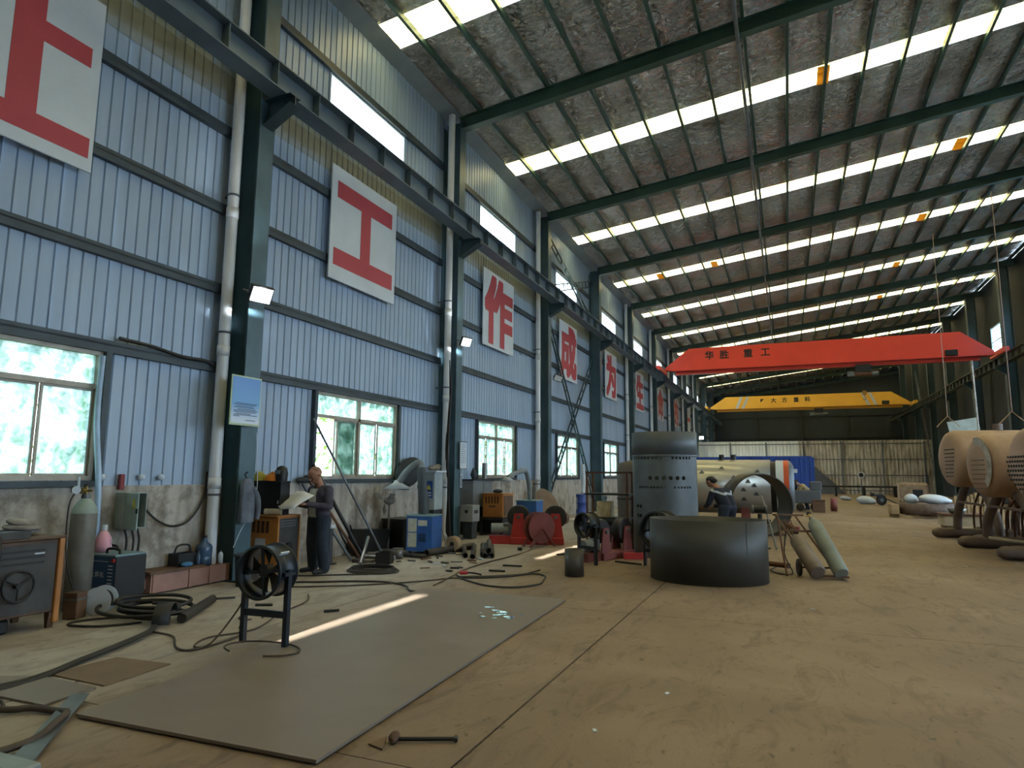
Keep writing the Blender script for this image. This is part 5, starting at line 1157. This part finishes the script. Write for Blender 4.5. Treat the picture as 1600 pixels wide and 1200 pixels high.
rod('pale rod leaning between the standing ring and the trolley', (-.3, 15.8, .03), (-.62, 17.6, 1.1), .02, M_GREY)
t = thing('grinder_stand', 'dark bench grinder on a stand in front of the standing ring', 'machine', (-.62, 16.0, 0)); MB().cyl((0, 0, 0), (0, 0, .75), .05, n=12).build('post', M_DARK, t); MB().cyl((-.12, 0, .85), (.12, 0, .85), .08, n=16).build('motor', M_DARK, t)
for s in (-.14, .14): MB().cyl((s-.015, 0, .85), (s+.015, 0, .85), .1, n=18).build('grinding_wheel', M_GREY, t)
MB().cyl((0, 0, 0), (0, 0, .03), .2, n=18).build('base', M_DARK, t)
o = MB().bb(-1.6, -.9, 18.0, 18.5, 0, .5, ch=.01).build('cardboard_box', mat('carton', '#8a6a4d', .8)); tag(o, 'brown carton on the floor in front of the silver boiler', 'box')
# ------------------------------------------------------------------ people
import numpy as np
def person(name, label, loc, rz, prims, mats, hair=None, voxel=.009, extra=None):
    """prims: (p0, r0, p1, r1, material index, squash) tapered capsules, remeshed into one continuous body"""
    t = thing(name, label, 'person', loc, rz)
    b = MB()
    for p0, r0, p1, r1, mi in prims:
        p, q = Vector(p0), Vector(p1); d = q-p; L = max(d.length, 1e-4); pr = []
        for k in range(6): a = -PI/2+PI/2*k/5; pr.append((r0*math.sin(a)/L, max(r0*math.cos(a), 1e-4)))
        for k in range(6): a = PI/2*k/5; pr.append((1+r1*math.sin(a)/L, max(r1*math.cos(a), 1e-4)))
        if (q-p).length < 1e-4: q = p+Vector((0, 0, 1e-4))
        b.lathe(pr, p, q, 14, True)
    me = b.mesh('body'); tmp = bpy.data.objects.new('body', me); COL.objects.link(tmp)
    rm = tmp.modifiers.new('remesh', 'REMESH'); rm.mode = 'VOXEL'; rm.voxel_size = voxel
    sm = tmp.modifiers.new('smooth', 'SMOOTH'); sm.factor = .5; sm.iterations = 3
    bpy.context.view_layer.update()
    out = bpy.data.meshes.new_from_object(tmp.evaluated_get(bpy.context.evaluated_depsgraph_get())); bpy.data.objects.remove(tmp)
    n = len(out.polygons); c = np.empty(n*3); out.polygons.foreach_get('center', c); c = c.reshape(-1, 3)
    best = np.full(n, 1e9); mi_ = np.zeros(n, int)
    for p0, r0, p1, r1, mi in prims:
        a, bb = np.array(p0), np.array(p1); d = bb-a; L2 = max((d*d).sum(), 1e-8); tt = np.clip(((c-a)@d)/L2, 0, 1)
        ds = np.linalg.norm(c-(a+tt[:, None]*d), axis=1)-(r0+(r1-r0)*tt); k = ds < best; best[k] = ds[k]; mi_[k] = mi
    if extra: mi_ = extra(c, mi_)
    out.materials.clear()
    for m in mats: out.materials.append(m)
    out.polygons.foreach_set('material_index', mi_.tolist()); out.polygons.foreach_set('use_smooth', [True]*n); out.name = 'body'
    link('body', out, t)
    if hair: hair(t)
    return t
def hand(wr, d, up, side, mi, curl=.5, s=1.0):
    """palm and five fingers from wrist wr, pointing along d, palm normal up; thumb on side"""
    d, up = Vector(d).normalized(), Vector(up).normalized(); sd = d.cross(up).normalized()*side; P = []; w = Vector(wr)
    pe = w+d*.085*s
    for k in (-.028, -.009, .010, .028): P.append((w+d*.015*s+sd*k*s*.7, .019*s, pe+sd*k*s, .015*s, mi))
    for k, L in zip((-.032, -.011, .011, .031), (.062, .075, .08, .07)):
        a = pe+sd*k*s; b_ = a+(d*math.cos(curl*.6)-up*math.sin(curl*.6))*L*.55*s; c_ = b_+(d*math.cos(curl*1.7)-up*math.sin(curl*1.7))*L*.5*s
        P.append((a, .0105*s, b_, .0095*s, mi)); P.append((b_, .0095*s, c_, .008*s, mi))
    a = w+d*.03*s+sd*.035*s; b_ = a+(d*.6+sd*.8-up*.2).normalized()*.04*s; c_ = b_+(d*.95+sd*.2-up*.4).normalized()*.032*s
    P.append((a, .015*s, b_, .012*s, mi)); P.append((b_, .012*s, c_, .0095*s, mi))
    return [(tuple(p), r, tuple(q), r2, m) for p, r, q, r2, m in P]
def head_prims(c, fwd, up, skin, s=1.0):
    """head centred at c looking along fwd"""
    c, f, u = Vector(c), Vector(fwd).normalized(), Vector(up).normalized(); r = f.cross(u).normalized(); P = []
    A = lambda x, y, z: tuple(c+r*x*s+f*y*s+u*z*s)
    P.append((A(0, -.022, .035), .088*s, A(0, .012, .035), .086*s, skin))      # cranium
    P.append((A(0, .028, -.045), .062*s, A(0, .048, -.085), .038*s, skin))       # jaw and chin
    P.append((A(0, .03, .0), .075*s, A(0, .02, -.03), .068*s, skin))
    P.append((A(0, .098, .005), .011*s, A(0, .118, -.028), .015*s, skin))        # nose
    for x in (-1, 1):
        P.append((A(x*.083, -.008, .01), .016*s, A(x*.088, -.012, -.025), .012*s, skin))   # ears
        P.append((A(x*.018, .092, .026), .012*s, A(x*.05, .082, .026), .011*s, skin))      # brow
    P.append((A(-.02, .092, -.058), .009*s, A(.02, .092, -.058), .009*s, skin))  # lips
    return P, A
M_SKIN = mat('skin_tan', '#a87860', .55, 0, '#96694f', 4); M_TEE = mat('tee_grey_white', '#c3c8c4', .9, 0, '#a9afab', 6); M_SHIRT = mat('dark_check_shirt', '#4a4756', .95, 0, '#35323f', 14); M_TROUS = mat('navy_trousers', '#2c3644', .95, 0, '#222a36', 5); M_SHOE = mat('dark_shoe', '#26282b', .7); M_STUB = mat('cropped_hair', '#9a7460', .7); M_HAIR = mat('black_hair', '#151416', .7); M_LIP = mat('lips', '#84503f', .6); M_EYE = mat('eye_dark', '#1a1512', .3)
def face(t, A, s=1.0):
    for x in (-1, 1): MB().ell(A(x*.034, .088, .006), (.014*s, .009*s, .008*s), n=12, m=8).build('eye', M_EYE, t)
    MB().tube([A(-.024, .102, -.058), A(0, .106, -.06), A(.024, .102, -.058)], .004*s, n=6).build('mouth', M_LIP, t)

# man reading a drawing: faces -Y, head bowed
f1 = Vector((0, -.86, -.5)); u1 = Vector((0, -.5, .86)); H1, A1 = head_prims((0.0, -.085, 1.555), f1, u1, 0)
pr1 = H1+[((0, .0, 1.36), .062, (0, -.045, 1.48), .056, 0),                     # neck
    ((-.12, .01, 1.30), .085, (.12, .01, 1.30), .085, 1), ((-.165, .015, 1.325), .07, (.165, .015, 1.325), .07, 1),
    ((-.085, 0, 1.25), .125, (-.075, 0, .98), .115, 1), ((.085, 0, 1.25), .125, (.075, 0, .98), .115, 1), ((0, -.03, 1.22), .12, (0, -.02, 1.0), .115, 2),
    ((-.07, .0, .95), .12, (.07, .0, .95), .12, 1), ((-.08, .01, .86), .115, (.08, .01, .86), .115, 3)]
for s in (-1, 1):
    sh = (s*.195, .01, 1.315); el = (s*.27, -.03, 1.06); wr = (s*.14, -.30, 1.10)
    pr1 += [(sh, .068, el, .056, 1), (el, .054, wr, .042, 1)]
    pr1 += hand(wr, (-s*.35, -.9, .1), (0, .1, 1), -s, 0, .7)
    hp, kn, an = (s*.095, .01, .84), (s*.115, -.01, .48), (s*.13+.02, .02, .10)
    pr1 += [(hp, .112, kn, .088, 3), (kn, .088, an, .078, 3), ((s*.13+.02, .045, .05), .046, (s*.15+.02, -.15, .042), .036, 4), ((s*.13+.02, .02, .12), .06, (s*.13+.02, .03, .05), .05, 4)]
def ex1(c, m):
    k = (np.abs(c[:, 0]) < .085) & (c[:, 1] < -.055) & (c[:, 2] > .84) & (c[:, 2] < 1.34) & ((m == 1) | (m == 2)); m[(m == 2) & ~k] = 1; m[k] = 2; return m
def hair1(t):
    face(t, A1)
    MB().ell(A1(0, -.034, .062), (.086, .078, .072), (-.5, 0, 0), n=20, m=12).build('cropped_hair', M_STUB, t)
man = person('person', 'man in dark open shirt and grey tee reading a large drawing', (-7.09, 8.95, 0), -.30, pr1, [M_SKIN, M_SHIRT, M_TEE, M_TROUS, M_SHOE], hair1, .008, ex1); man.scale = (1.16, 1.14, 1.0)
# the drawing he holds: a curved sheet
b = MB(); V = []
for i in range(9):
    for j in range(5):
        u, v = i/8-.5, j/4-.5; V.append((u*.48, v*.36-.03*math.cos(u*5), .02*math.sin(u*6+v*3)+v*.22))
b.add(V, [(i*5+j, i*5+j+1, (i+1)*5+j+1, (i+1)*5+j) for i in range(8) for j in range(4)], True)
o = b.build('paper_drawing', mat('paper_white', '#dfe2e6', .8, 0, '#cfd3d8', 3)); o.modifiers.new('thickness', 'SOLIDIFY').thickness = .0012
o.location = Vector((-7.09, 8.95, 0))+Matrix.Rotation(-.30, 3, 'Z') @ Vector((-.02, -.46, 1.17)); o.rotation_euler = (.05, .12, -.30); tag(o, 'large white paper drawing held by the standing man', 'paper')

# man in navy jacket bending behind the wide ring: faces -X
M_NAVY = mat('navy_jacket', '#1b2030', .9, 0, '#141824', 4); M_REFL = mat('reflective_stripe', '#aab0b4', .4, .3)
f2 = Vector((-.78, -.15, -.62)); u2 = Vector((-.62, 0, .78)); H2, A2 = head_prims((-.36, -.02, 1.43), f2, u2, 0)
pr2 = H2+[((-.2, 0, 1.27), .062, (-.30, 0, 1.37), .056, 0), ((-.13, -.14, 1.22), .09, (-.13, .14, 1.22), .09, 1), ((-.12, -.19, 1.21), .075, (-.12, .19, 1.21), .075, 1),
    ((-.1, -.08, 1.15), .135, (.02, -.07, .92), .125, 1), ((-.1, .08, 1.15), .135, (.02, .07, .92), .125, 1), ((.03, -.09, .86), .12, (.03, .09, .86), .12, 2)]
for s in (-1, 1):
    sh = (-.14, s*.215, 1.2); el = (-.22, s*.26, .94); wr = (-.42, s*.14, .86)
    pr2 += [(sh, .075, el, .06, 1), (el, .058, wr, .045, 1)]+hand(wr, (-.9, -s*.2, -.2), (0, 0, 1), s, 0, .8)
    pr2 += [((.03, s*.1, .84), .115, (-.02, s*.11, .47), .088, 2), ((-.02, s*.11, .47), .085, (.04, s*.12, .09), .068, 2), ((.06, s*.12, .05), .045, (-.14, s*.13, .04), .036, 3)]
def ex2(c, m):
    d = c[:, 0]*.45+c[:, 2]*.89; k = (m == 1) & (np.abs(d-1.055) < .02) & (c[:, 0] > -.23); m[k] = 4; return m
def hair2(t):
    face(t, A2); b = MB(); b.ell(A2(0, -.03, .06), (.1, .096, .085), n=20, m=12); b.ell(A2(0, -.06, .01), (.09, .085, .07), n=16, m=10); b.build('hair', M_HAIR, t)
person('person', 'man in navy jacket with pale stripe bending behind the wide ring', (-1.38, 16.6, 0), -.62, pr2, [M_SKIN, M_NAVY, M_TROUS, M_SHOE, M_REFL], hair2, .009, ex2).scale = (1.14, 1.22, 1.0)
# distant worker
f3 = Vector((-.8, -.2, -.55)); u3 = Vector((-.55, 0, .83)); H3, A3 = head_prims((-.42, 0, 1.28), f3, u3, 0)
pr3 = H3+[((-.26, 0, 1.16), .06, (-.36, 0, 1.23), .055, 0), ((-.2, -.18, 1.12), .085, (-.2, .18, 1.12), .085, 1), ((-.15, 0, 1.08), .16, (.05, 0, .9), .15, 1), ((.06, -.08, .86), .12, (.06, .08, .86), .12, 2)]
for s in (-1, 1):
    wr = (-.5, s*.14, .8); pr3 += [((-.2, s*.22, 1.1), .07, (-.32, s*.26, .9), .058, 1), ((-.32, s*.26, .9), .055, wr, .045, 1)]+hand(wr, (-.8, 0, -.5), (0, 0, 1), s, 0, .8)
    pr3 += [((.06, s*.1, .84), .112, (-.05, s*.12, .46), .085, 2), ((-.05, s*.12, .46), .08, (.06, s*.12, .09), .065, 2), ((.08, s*.12, .05), .045, (-.12, s*.13, .04), .036, 3)]
def hair3(t):
    face(t, A3); MB().ell(A3(0, -.03, .06), (.1, .1, .085), n=18, m=10).build('hair', M_HAIR, t)
person('person', 'distant worker in tan shirt bending over a grey machine', (.75, 35.0, 0), .2, pr3, [M_SKIN, mat('tan_shirt', '#b7a681', .9), M_TROUS, M_SHOE], hair3, .014)

# ------------------------------------------------------------------ three boiler drums on the right
M_BOIL = mat('boiler_brown', '#b0937c', .5, .0, '#94785f', 1.1); M_BOIL2 = mat('boiler_dark', '#6c5c52', .6, .05, '#54473f', 2); M_BOILP = mat('boiler_pale_patch', '#b8b4ac', .5, .3, '#7d766d', 5)
def boiler(label, x0, y, zc, r, L, extra, m):
    t = thing('boiler_drum', label, 'boiler', (x0+.12, y, 0), .2, group='boiler drums on the right')
    MB().lathe([(0, 0.0), (0, r*.55), (.004, r*.78), (.016, r*.92), (.036, r), (1, r), (1, 0)], (0, 0, zc), (L, 0, zc), n=56, caps=False).build('drum', m, t)
    for s, yy in ((-1, -1.06), (1, 1.06)):
        h = MB().lathe([(0, .02), (0, .07), (.015, .12), (.03, .13), (1, .13)], (-.05, yy, .14), (L, yy, .14), n=20).build('header_pipe', M_BOIL2, t)
        for k, xx in enumerate((.55, 1.9, 3.4)):
            MB().tube([(xx, s*r*.45, zc-r*.8), (xx, s*(r*.45+.12), zc-r*.98), (xx, s*.95, .7), (xx, yy, .2)], .10, n=14, res=3).build('downcomer', M_BOIL2, t)
        tm = MB().tube([(0, s*r*.6, zc-r*.7), (0, s*(r*.75), zc-r), (0, s*1.0, .8), (0, yy, .25)], .028, n=8, res=3).mesh('water_tube'); tm.materials.append(M_RUST)
        for k in range(22): link('water_tube', tm, t, (.95+.16*k, 0, 0))
    for xx in (1.2, 2.6): MB().cyl((xx, 0, zc+r*.97), (xx, 0, zc+r+.16), .11, n=18).build('nozzle', M_BOIL2, t)
    MB().bar((.25, -1.1, .95), (.25, .2, .98), .05, .05).build('tie_bar', M_BOIL2, t)
    if extra == 'slots':
        for k in range(8): MB().bb(-.012, .0, -.42+.02*k, .12, zc+.22-.095*k-.012, zc+.22-.095*k+.012).build('tube_slot', M_DARK, t)
    if extra == 'holes':
        hm = MB().cyl((-.012, 0, 0), (0.0, 0, 0), .024, n=10).mesh('tube_hole'); hm.materials.append(M_BLACK)
        for i in range(9):
            for j in range(12):
                yy, zz = -.5+.088*j+.04*(i % 2), zc+.12-.085*i
                if yy*yy+(zz-zc)**2 < (r*.78)**2: link('tube_hole', hm, t, (-.004, yy, zz))
        MB().lathe([(0, .05), (0, .09), (1, .09)], (-.1, -.2, zc-r*.8), (.2, -.2, zc-r*.75), n=16).build('manhole_stub', M_BOIL2, t)
    if extra == 'pale':
        MB().lathe([(0, r*.6), (.012/L*L, r*.8), (.02, r*.86)], (-.006, 0, zc), (.3, 0, zc), n=30, caps=False, a0=.6, a1=3.3).build('scraped_patch', M_BOILP, t)
        for k in range(7): MB().bb(-.012, 0, -.3, .25, zc+.1-.1*k-.01, zc+.1-.1*k+.01).build('tube_slot', M_BOIL2, t)
    return t
boiler('farthest of the three brown boiler drums, with slotted end', 3.62, 19.8, 2.06, .71, 5.0, 'slots', M_BOIL)
boiler('middle brown boiler drum with scraped pale end', 3.68, 17.2, 1.86, .69, 5.0, 'pale', M_BOIL)
boiler('nearest brown boiler drum with drilled end at the right edge', 3.86, 14.85, 1.86, .68, 5.0, 'holes', mat('boiler_pinkish', '#b59c8f', .55, .0, '#9a8274', 1.1))
# lifting slings above the drums
for i, (x, y, z) in enumerate(((4.45, 17.0, 2.72), (3.78, 19.6, 2.85))):
    o = MB().cyl((x, y, z+.25), (x, y, 7.9), .009, n=6).tube([(x-.25, y, z), (x, y, z+.27), (x+.25, y, z)], .012, n=8).build('lifting_sling', M_BOIL); tag(o, ['lifting sling hanging over the middle boiler drum', 'lifting sling hanging over the farthest boiler drum'][i], 'sling')
o = MB().box((0, 0, 0), (.9, .03, .42), ch=.005).build('hanging_sign', mat('pale_teal', '#b7c6c6', .5)); o.location = (5.65, 27.0, 3.35); o.rotation_euler = (0, -.16, 0); tag(o, 'pale blank board hanging behind the boiler drums', 'sign')
o = MB().cyl((6.12, 27.0, 0), (6.05, 27.0, 5.6), .03, n=8).build('hanging_pole', M_BOILP); tag(o, 'pale pole holding the blank board behind the drums', 'pole')
o = MB().cyl((4.55, 15.9, .3), (3.75, 16.55, .36), .045, n=12).build('steel_pipe', mat('pale_tube', '#8f867b', .5, .2)); tag(o, 'pale tube lying across the boiler header pipes', 'pipe')

# ------------------------------------------------------------------ things along the right of the aisle, far
M_WOODP = mat('pallet_wood', '#b39a74', .8, 0, '#8f7a5a', 4); M_CONC = mat('pale_refractory', '#b5a28f', .8, 0, '#8f7d6c', 4)
t = thing('pallet_stack', 'round rusty flange stack on a wooden pallet', 'pallet', (5.05, 31.0, 0))
MB().lathe([(0, .0), (0, 1.05), (1, 1.05), (1, .75), (.8, .0)], (0, 0, .14), (0, 0, .55), n=44, caps=False).build('flange_stack', mat('stack_rust', '#7a6a62', .7, .2, '#5a4a42', 6), t)
for x in (-1.0, -.5, 0, .5, 1.0): MB().bb(x-.08, x+.08, -.9, .9, .1, .14).build('deck_board', M_WOODP, t)
for y in (-.8, 0, .8): MB().bb(-1.1, 1.1, y-.05, y+.05, 0, .1).build('bearer', M_WOODP, t)
o = MB().bb(3.72, 4.0, 30.4, 31.4, .12, .5, ch=.01).bb(3.74, 3.98, 30.5, 30.6, 0, .12).bb(3.74, 3.98, 31.2, 31.3, 0, .12).build('wooden_box', M_WOODP); tag(o, 'small wooden box left of the flange stack', 'box')
def bag(label, loc, s, m=M_SIGNW, rz=0):
    o = MB().ell((0, 0, s[2]*.85), s, (0, .1, rz), n=18, m=10).ell((s[0]*.5, 0, s[2]*.6), (s[0]*.6, s[1]*.9, s[2]*.6), n=14, m=8).build('plastic_bag', m); o.location = loc; tag(o, label, 'bag')
bag('white plastic bag lying on the flange stack', (5.3, 30.9, .54), (.55, .4, .2)); bag('white bag in front of the pale furnace block', (4.55, 31.3, .54), (.25, .2, .2))
bag('pile of white bags beside the black wheel', (4.15, 44.3, 0), (.5, .4, .25)); bag('small white bag near the fence', (3.5, 50.5, 0), (.35, .3, .15))
t = thing('furnace_block', 'pale refractory furnace block with a square opening', 'furnace', (6.75, 45.0, 0))
MB().bb(-.75, .75, 0.0, 1.0, .1, 1.25, ch=.12).build('block_body', M_CONC, t); MB().bb(-.1, .42, -.012, .0, .35, .85).build('opening', M_BLACK, t)
for x in (-.65, -.5, -.35): MB().bb(x-.03, x+.03, -.03, 0, .12, 1.2).build('rib', M_CONC, t)
MB().bb(-.7, .7, .1, .9, 0, .1).build('feet', M_DARK, t)
t = thing('hand_cart', 'black two wheeled cart lying near the white bags', 'cart', (4.75, 42.5, 0), .4)
MB().lathe([(0, .12), (0, .27), (.5, .3), (1, .27), (1, .12)], (0, -.06, .3), (0, .06, .3), n=24).build('wheel', M_RUBBER, t); MB().cyl((0, -.07, .3), (0, .07, .3), .1, n=16).build('hub', M_GREY, t)
MB().bar((-.6, 0, .7), (.9, 0, .1), .08, .05).build('draw_bar', M_DARK, t); MB().bb(-.5, .0, -.2, .2, .5, .62).build('deck', M_DARK, t)
t = thing('white_crate', 'pale wooden crate on the floor behind the farthest boiler drum', 'crate', (4.95, 24.6, 0)); MB().bb(-.6, .7, -.5, .5, .12, .42, ch=.01).build('crate_body', mat('crate_pale', '#cdbfa4', .7), t); MB().bb(-.65, .75, -.55, .55, .42, .48).build('lid', M_RUST, t)
for x in (-.45, .5): MB().bb(x-.08, x+.08, -.45, .45, 0, .12).build('runner', M_WOODP, t)
t = thing('tin_basin', 'small tin basin on the pale wooden crate', 'basin', (4.75, 24.4, .48)); MB().lathe([(0, .0), (0, .18), (1, .26), (1, .25), (.1, .17), (.1, 0)], (0, 0, 0), (0, 0, .16), n=24, caps=False).build('basin_body', M_TUBE, t)
t = thing('wood_bundle', 'upright bundle of wooden stakes behind the crate', 'timber', (6.0, 27.5, 0)); 
for k in range(12): MB().bb(-.7+.12*k, -.62+.12*k, -.06, .06, 0, .95+.06*(k*7 % 3)).build('stake', M_WOODP, t)
t = thing('low_bench', 'long dark steel bench in front of the sheet fence', 'bench', (4.5, 60.0, 0)); MB().bb(-3.2, 3.4, -.4, .4, .72, .85).build('bench_top', M_DARK, t)
for x in (-3, -1, 1, 3.2): MB().bb(x-.08, x+.08, -.35, .35, 0, .72).build('leg', M_DARK, t)
t = thing('floor_stand_fan', 'white standing fan in front of the sheet fence', 'fan', (5.2, 58.0, 0)); MB().cyl((0, 0, 0), (0, 0, 1.55), .03, n=10).build('pole', M_GREY, t); MB().cyl((0, -.06, 1.7), (0, .06, 1.7), .26, n=26).build('guard', M_SIGNW, t); MB().cyl((0, 0, 0), (0, 0, .05), .3, n=20).build('base', M_DARK, t); MB().cyl((0, -.1, 1.7), (0, -.06, 1.7), .16, n=16).build('hub', M_DARK, t)
# machinery left of the aisle, far
t = thing('lathe_machine', 'grey workshop machine in front of the blue container', 'machine', (.45, 34.0, 0)); MB().bb(-.8, .9, -.4, .4, .35, .95, ch=.03).build('machine_bed', mat('machine_grey', '#585d63', .5), t); MB().bb(.45, .95, -.35, .35, .95, 1.35, ch=.03).build('head_stock', mat('machine_grey', '#585d63', .5), t); MB().cyl((-.45, -.1, 1.15), (-.1, -.1, 1.15), .2, n=18).build('chuck', M_DARK, t)
for x in (-.6, 0, .6): MB().lathe([(0, .08), (0, .18), (1, .18), (1, .08)], (x, -.43, .19), (x, -.33, .19), n=16).build('wheel', M_RUBBER, t)
t = thing('tool_chest', 'brown box right of the grey workshop machine', 'box', (1.2, 32.9, 0)); MB().bb(-.25, .25, -.25, .25, 0, .5, ch=.01).build('box_body', M_BROWN, t); MB().bb(-.27, .27, -.27, .27, .5, .55).build('lid', M_RUST, t)
o = MB().lathe([(0, .1), (0, .3), (1, .3), (1, .1)], (1.75, 34.2, .31), (2.0, 34.2, .31), n=22).build('red_drum', M_RRED2); tag(o, 'dull red drum lying behind the brown box', 'drum')
for i in range(14):
    rn = random.Random(70+i); x, y = rn.uniform(-1.9, .3), rn.uniform(20.6, 22.8)
    o = MB().box((0, 0, 0), (rn.uniform(.15, .5), rn.uniform(.08, .25), rn.uniform(.04, .14)), ch=.004).build('scrap_piece', rn.choice([M_RUST, M_RRED2, M_SIGNW, M_WOODP]), loc=(x, y, .072), rot=(0, 0, rn.uniform(0, PI))); tag(o, 'loose scrap piece on the floor before the silver boiler', 'scrap', 'scrap before the silver boiler')

# ------------------------------------------------------------------ cables, torches and small litter on the middle floor
cable('long black cable crossing the floor behind the large plate', [(-6.9, 7.9), (-6.4, 8.15), (-6.05, 8.38), (-5.55, 8.55), (-5.1, 8.4), (-4.82, 8.07), (-4.6, 8.1), (-4.36, 8.17)], .014)
cable('thinner cable crossing behind the large plate', [(-6.5, 7.65), (-6.1, 7.9), (-5.75, 8.15), (-5.3, 8.6), (-5.0, 9.0), (-4.87, 9.26), (-4.7, 9.4)], .011, M_RUBBER2)
cable('thin line running from the large plate towards the red reel', [(-4.75, 8.6), (-4.87, 9.26), (-5.05, 10.2), (-5.1, 11.2), (-5.05, 12.2), (-5.1, 13.4), (-5.15, 13.9, .2)], .011, M_RUBBER2)
for k in range(4):
    cable('coil of black cable on the floor right of the man', [(-6.35+(.45-.03*k)*math.cos(a*PI/5+k*.5), 9.45+(.34-.02*k)*math.sin(a*PI/5+k*.5), .014+.02*k) for a in range(11)], .011, group='black cable coil right of the man')
cable('cable trailing from the coil to the left', [(-6.2, 9.1), (-6.5, 8.9), (-6.9, 8.6), (-7.1, 8.5)], .012)
cable('torch hose lying in a loop right of the red handle', [(-4.9, 9.6), (-4.68, 9.42), (-4.3, 9.6), (-4.03, 9.95), (-3.85, 10.25), (-3.6, 10.1), (-3.48, 9.7), (-3.42, 9.3), (-3.66, 8.92), (-4.05, 8.9), (-4.45, 9.15), (-4.7, 9.35)], .013)
cable('second torch hose beside the red handle', [(-4.8, 9.5), (-4.4, 9.72), (-4.0, 10.15), (-3.9, 10.7)], .011, M_RUBBER2)
t = thing('welding_torch', 'red handled welding torch on the floor behind the large plate', 'torch', (-4.85, 9.62, 0), .4); MB().cyl((0, 0, .05), (.12, .02, .05), .03, n=14).build('handle', mat('red_plastic', '#c0343a', .4), t); MB().tube([(.12, .02, .05), (.22, .05, .04), (.34, .02, .02)], .014, res=3).build('nozzle', M_DARK, t)
for i, (x, y, L, a) in enumerate([(-4.5, 10.28, .28, .1), (-4.5, 10.95, .34, .1), (-5.28, 10.28, .15, .3), (-4.1, 13.1, .7, .9), (-2.75, 12.2, .55, -.35), (-4.95, 6.55, .17, .8), (-5.9, 6.5, .2, .5)]):
    o = MB().cyl((-L/2*math.cos(a), -L/2*math.sin(a), 0), (L/2*math.cos(a), L/2*math.sin(a), 0), .016, n=8).build('steel_offcut', M_DARK, loc=(x, y, .018)); tag(o, ['dark offcut left of the torch hose', 'dark offcut behind the torch hose', 'tiny offcut near the torch handle', 'long thin bar near the red reel', 'short bar at the foot of the small fan', 'short bar beside the left edge of the large plate', 'short bar behind the foreground fan'][i], 'offcut')
o = MB().cyl((0, 0, 0), (0, 0, .06), .05, n=14).build('steel_nut', M_DARK); o.location = (-5.3, 13.3, 0); tag(o, 'small round steel nut behind the row of pipes', 'nut')
# hammer-like tool and triangle offcut in front
t = thing('chipping_hammer', 'rusty hammer lying in front of the large plate', 'hammer', (-2.09, 3.71, 0), .42)
MB().cyl((-.17, 0, .02), (.19, 0, .02), .013, n=8).build('handle', M_DARK, t); MB().lathe([(0, .012), (.3, .03), (.7, .03), (1, .02)], (-.19, -.05, .03), (-.17, .05, .03), n=12).build('hammer_head', M_RUST, t); MB().cyl((.19, -.025, .02), (.19, .025, .02), .014, n=8).build('end_cap', M_DARK, t)
plate('triangle_offcut', 'triangular steel offcut beside the rusty hammer', [(-2.37, 3.54), (-2.25, 3.51), (-2.33, 3.68)], .003, .012, M_RUSTPL, 'offcut')
# water drops spilled on the plate: thin wet puddles
def water_mat():
    m = bpy.data.materials.new('spilled_water'); m.use_nodes = True; b = m.node_tree.nodes['Principled BSDF']; b.inputs['Base Color'].default_value = lin('#c9ced4'); b.inputs['Roughness'].default_value = .04; b.inputs['Specular IOR Level'].default_value = 1.0; b.inputs['Metallic'].default_value = .85; return m
M_WATER = water_mat()
for i, (px, py, r) in enumerate([(-3.35, 7.42, .055), (-3.2, 7.28, .05), (-3.08, 7.22, .07), (-3.08, 7.06, .05), (-3.02, 7.12, .05), (-2.92, 7.02, .06), (-2.88, 6.95, .045), (-2.84, 7.16, .03), (-3.2, 6.92, .04), (-3.05, 6.9, .03), (-3.3, 7.08, .02)]):
    b = MB(); n = 20; V = [(px+r*(1+.25*math.sin(3*a*2*PI/n+i)+.1*math.sin(5*a*2*PI/n))*math.cos(2*PI*a/n), py+r*.9*(1+.2*math.cos(2*a*2*PI/n+i))*math.sin(2*PI*a/n), .0335) for a in range(n)]
    b.add(V+[(px, py, .0362)], [(a, (a+1) % n, n) for a in range(n)], True); o = b.build('water_drop', M_WATER); tag(o, 'small shiny puddle on the far end of the large plate', 'puddle', 'puddles on the large plate')
for i, (x, y) in enumerate([(.2, 9.1), (-.9, 5.2), (2.9, 14.5), (3.9, 15.4), (-1.2, 4.3)]):
    o = MB().prism([(-.022, -.01), (.025, -.012), (.03, .01), (-.012, .013)], 2, .001, .006).build('paper_scrap', M_SIGNW, loc=(x, y, 0), rot=(0, 0, i*1.3)); tag(o, ['white scrap right of the floor joint', 'white scrap on the near floor', 'white scrap left of the nearest boiler drum', 'white scrap beside the nearest boiler header', 'tiny white scrap near the floor joint'][i], 'scrap')
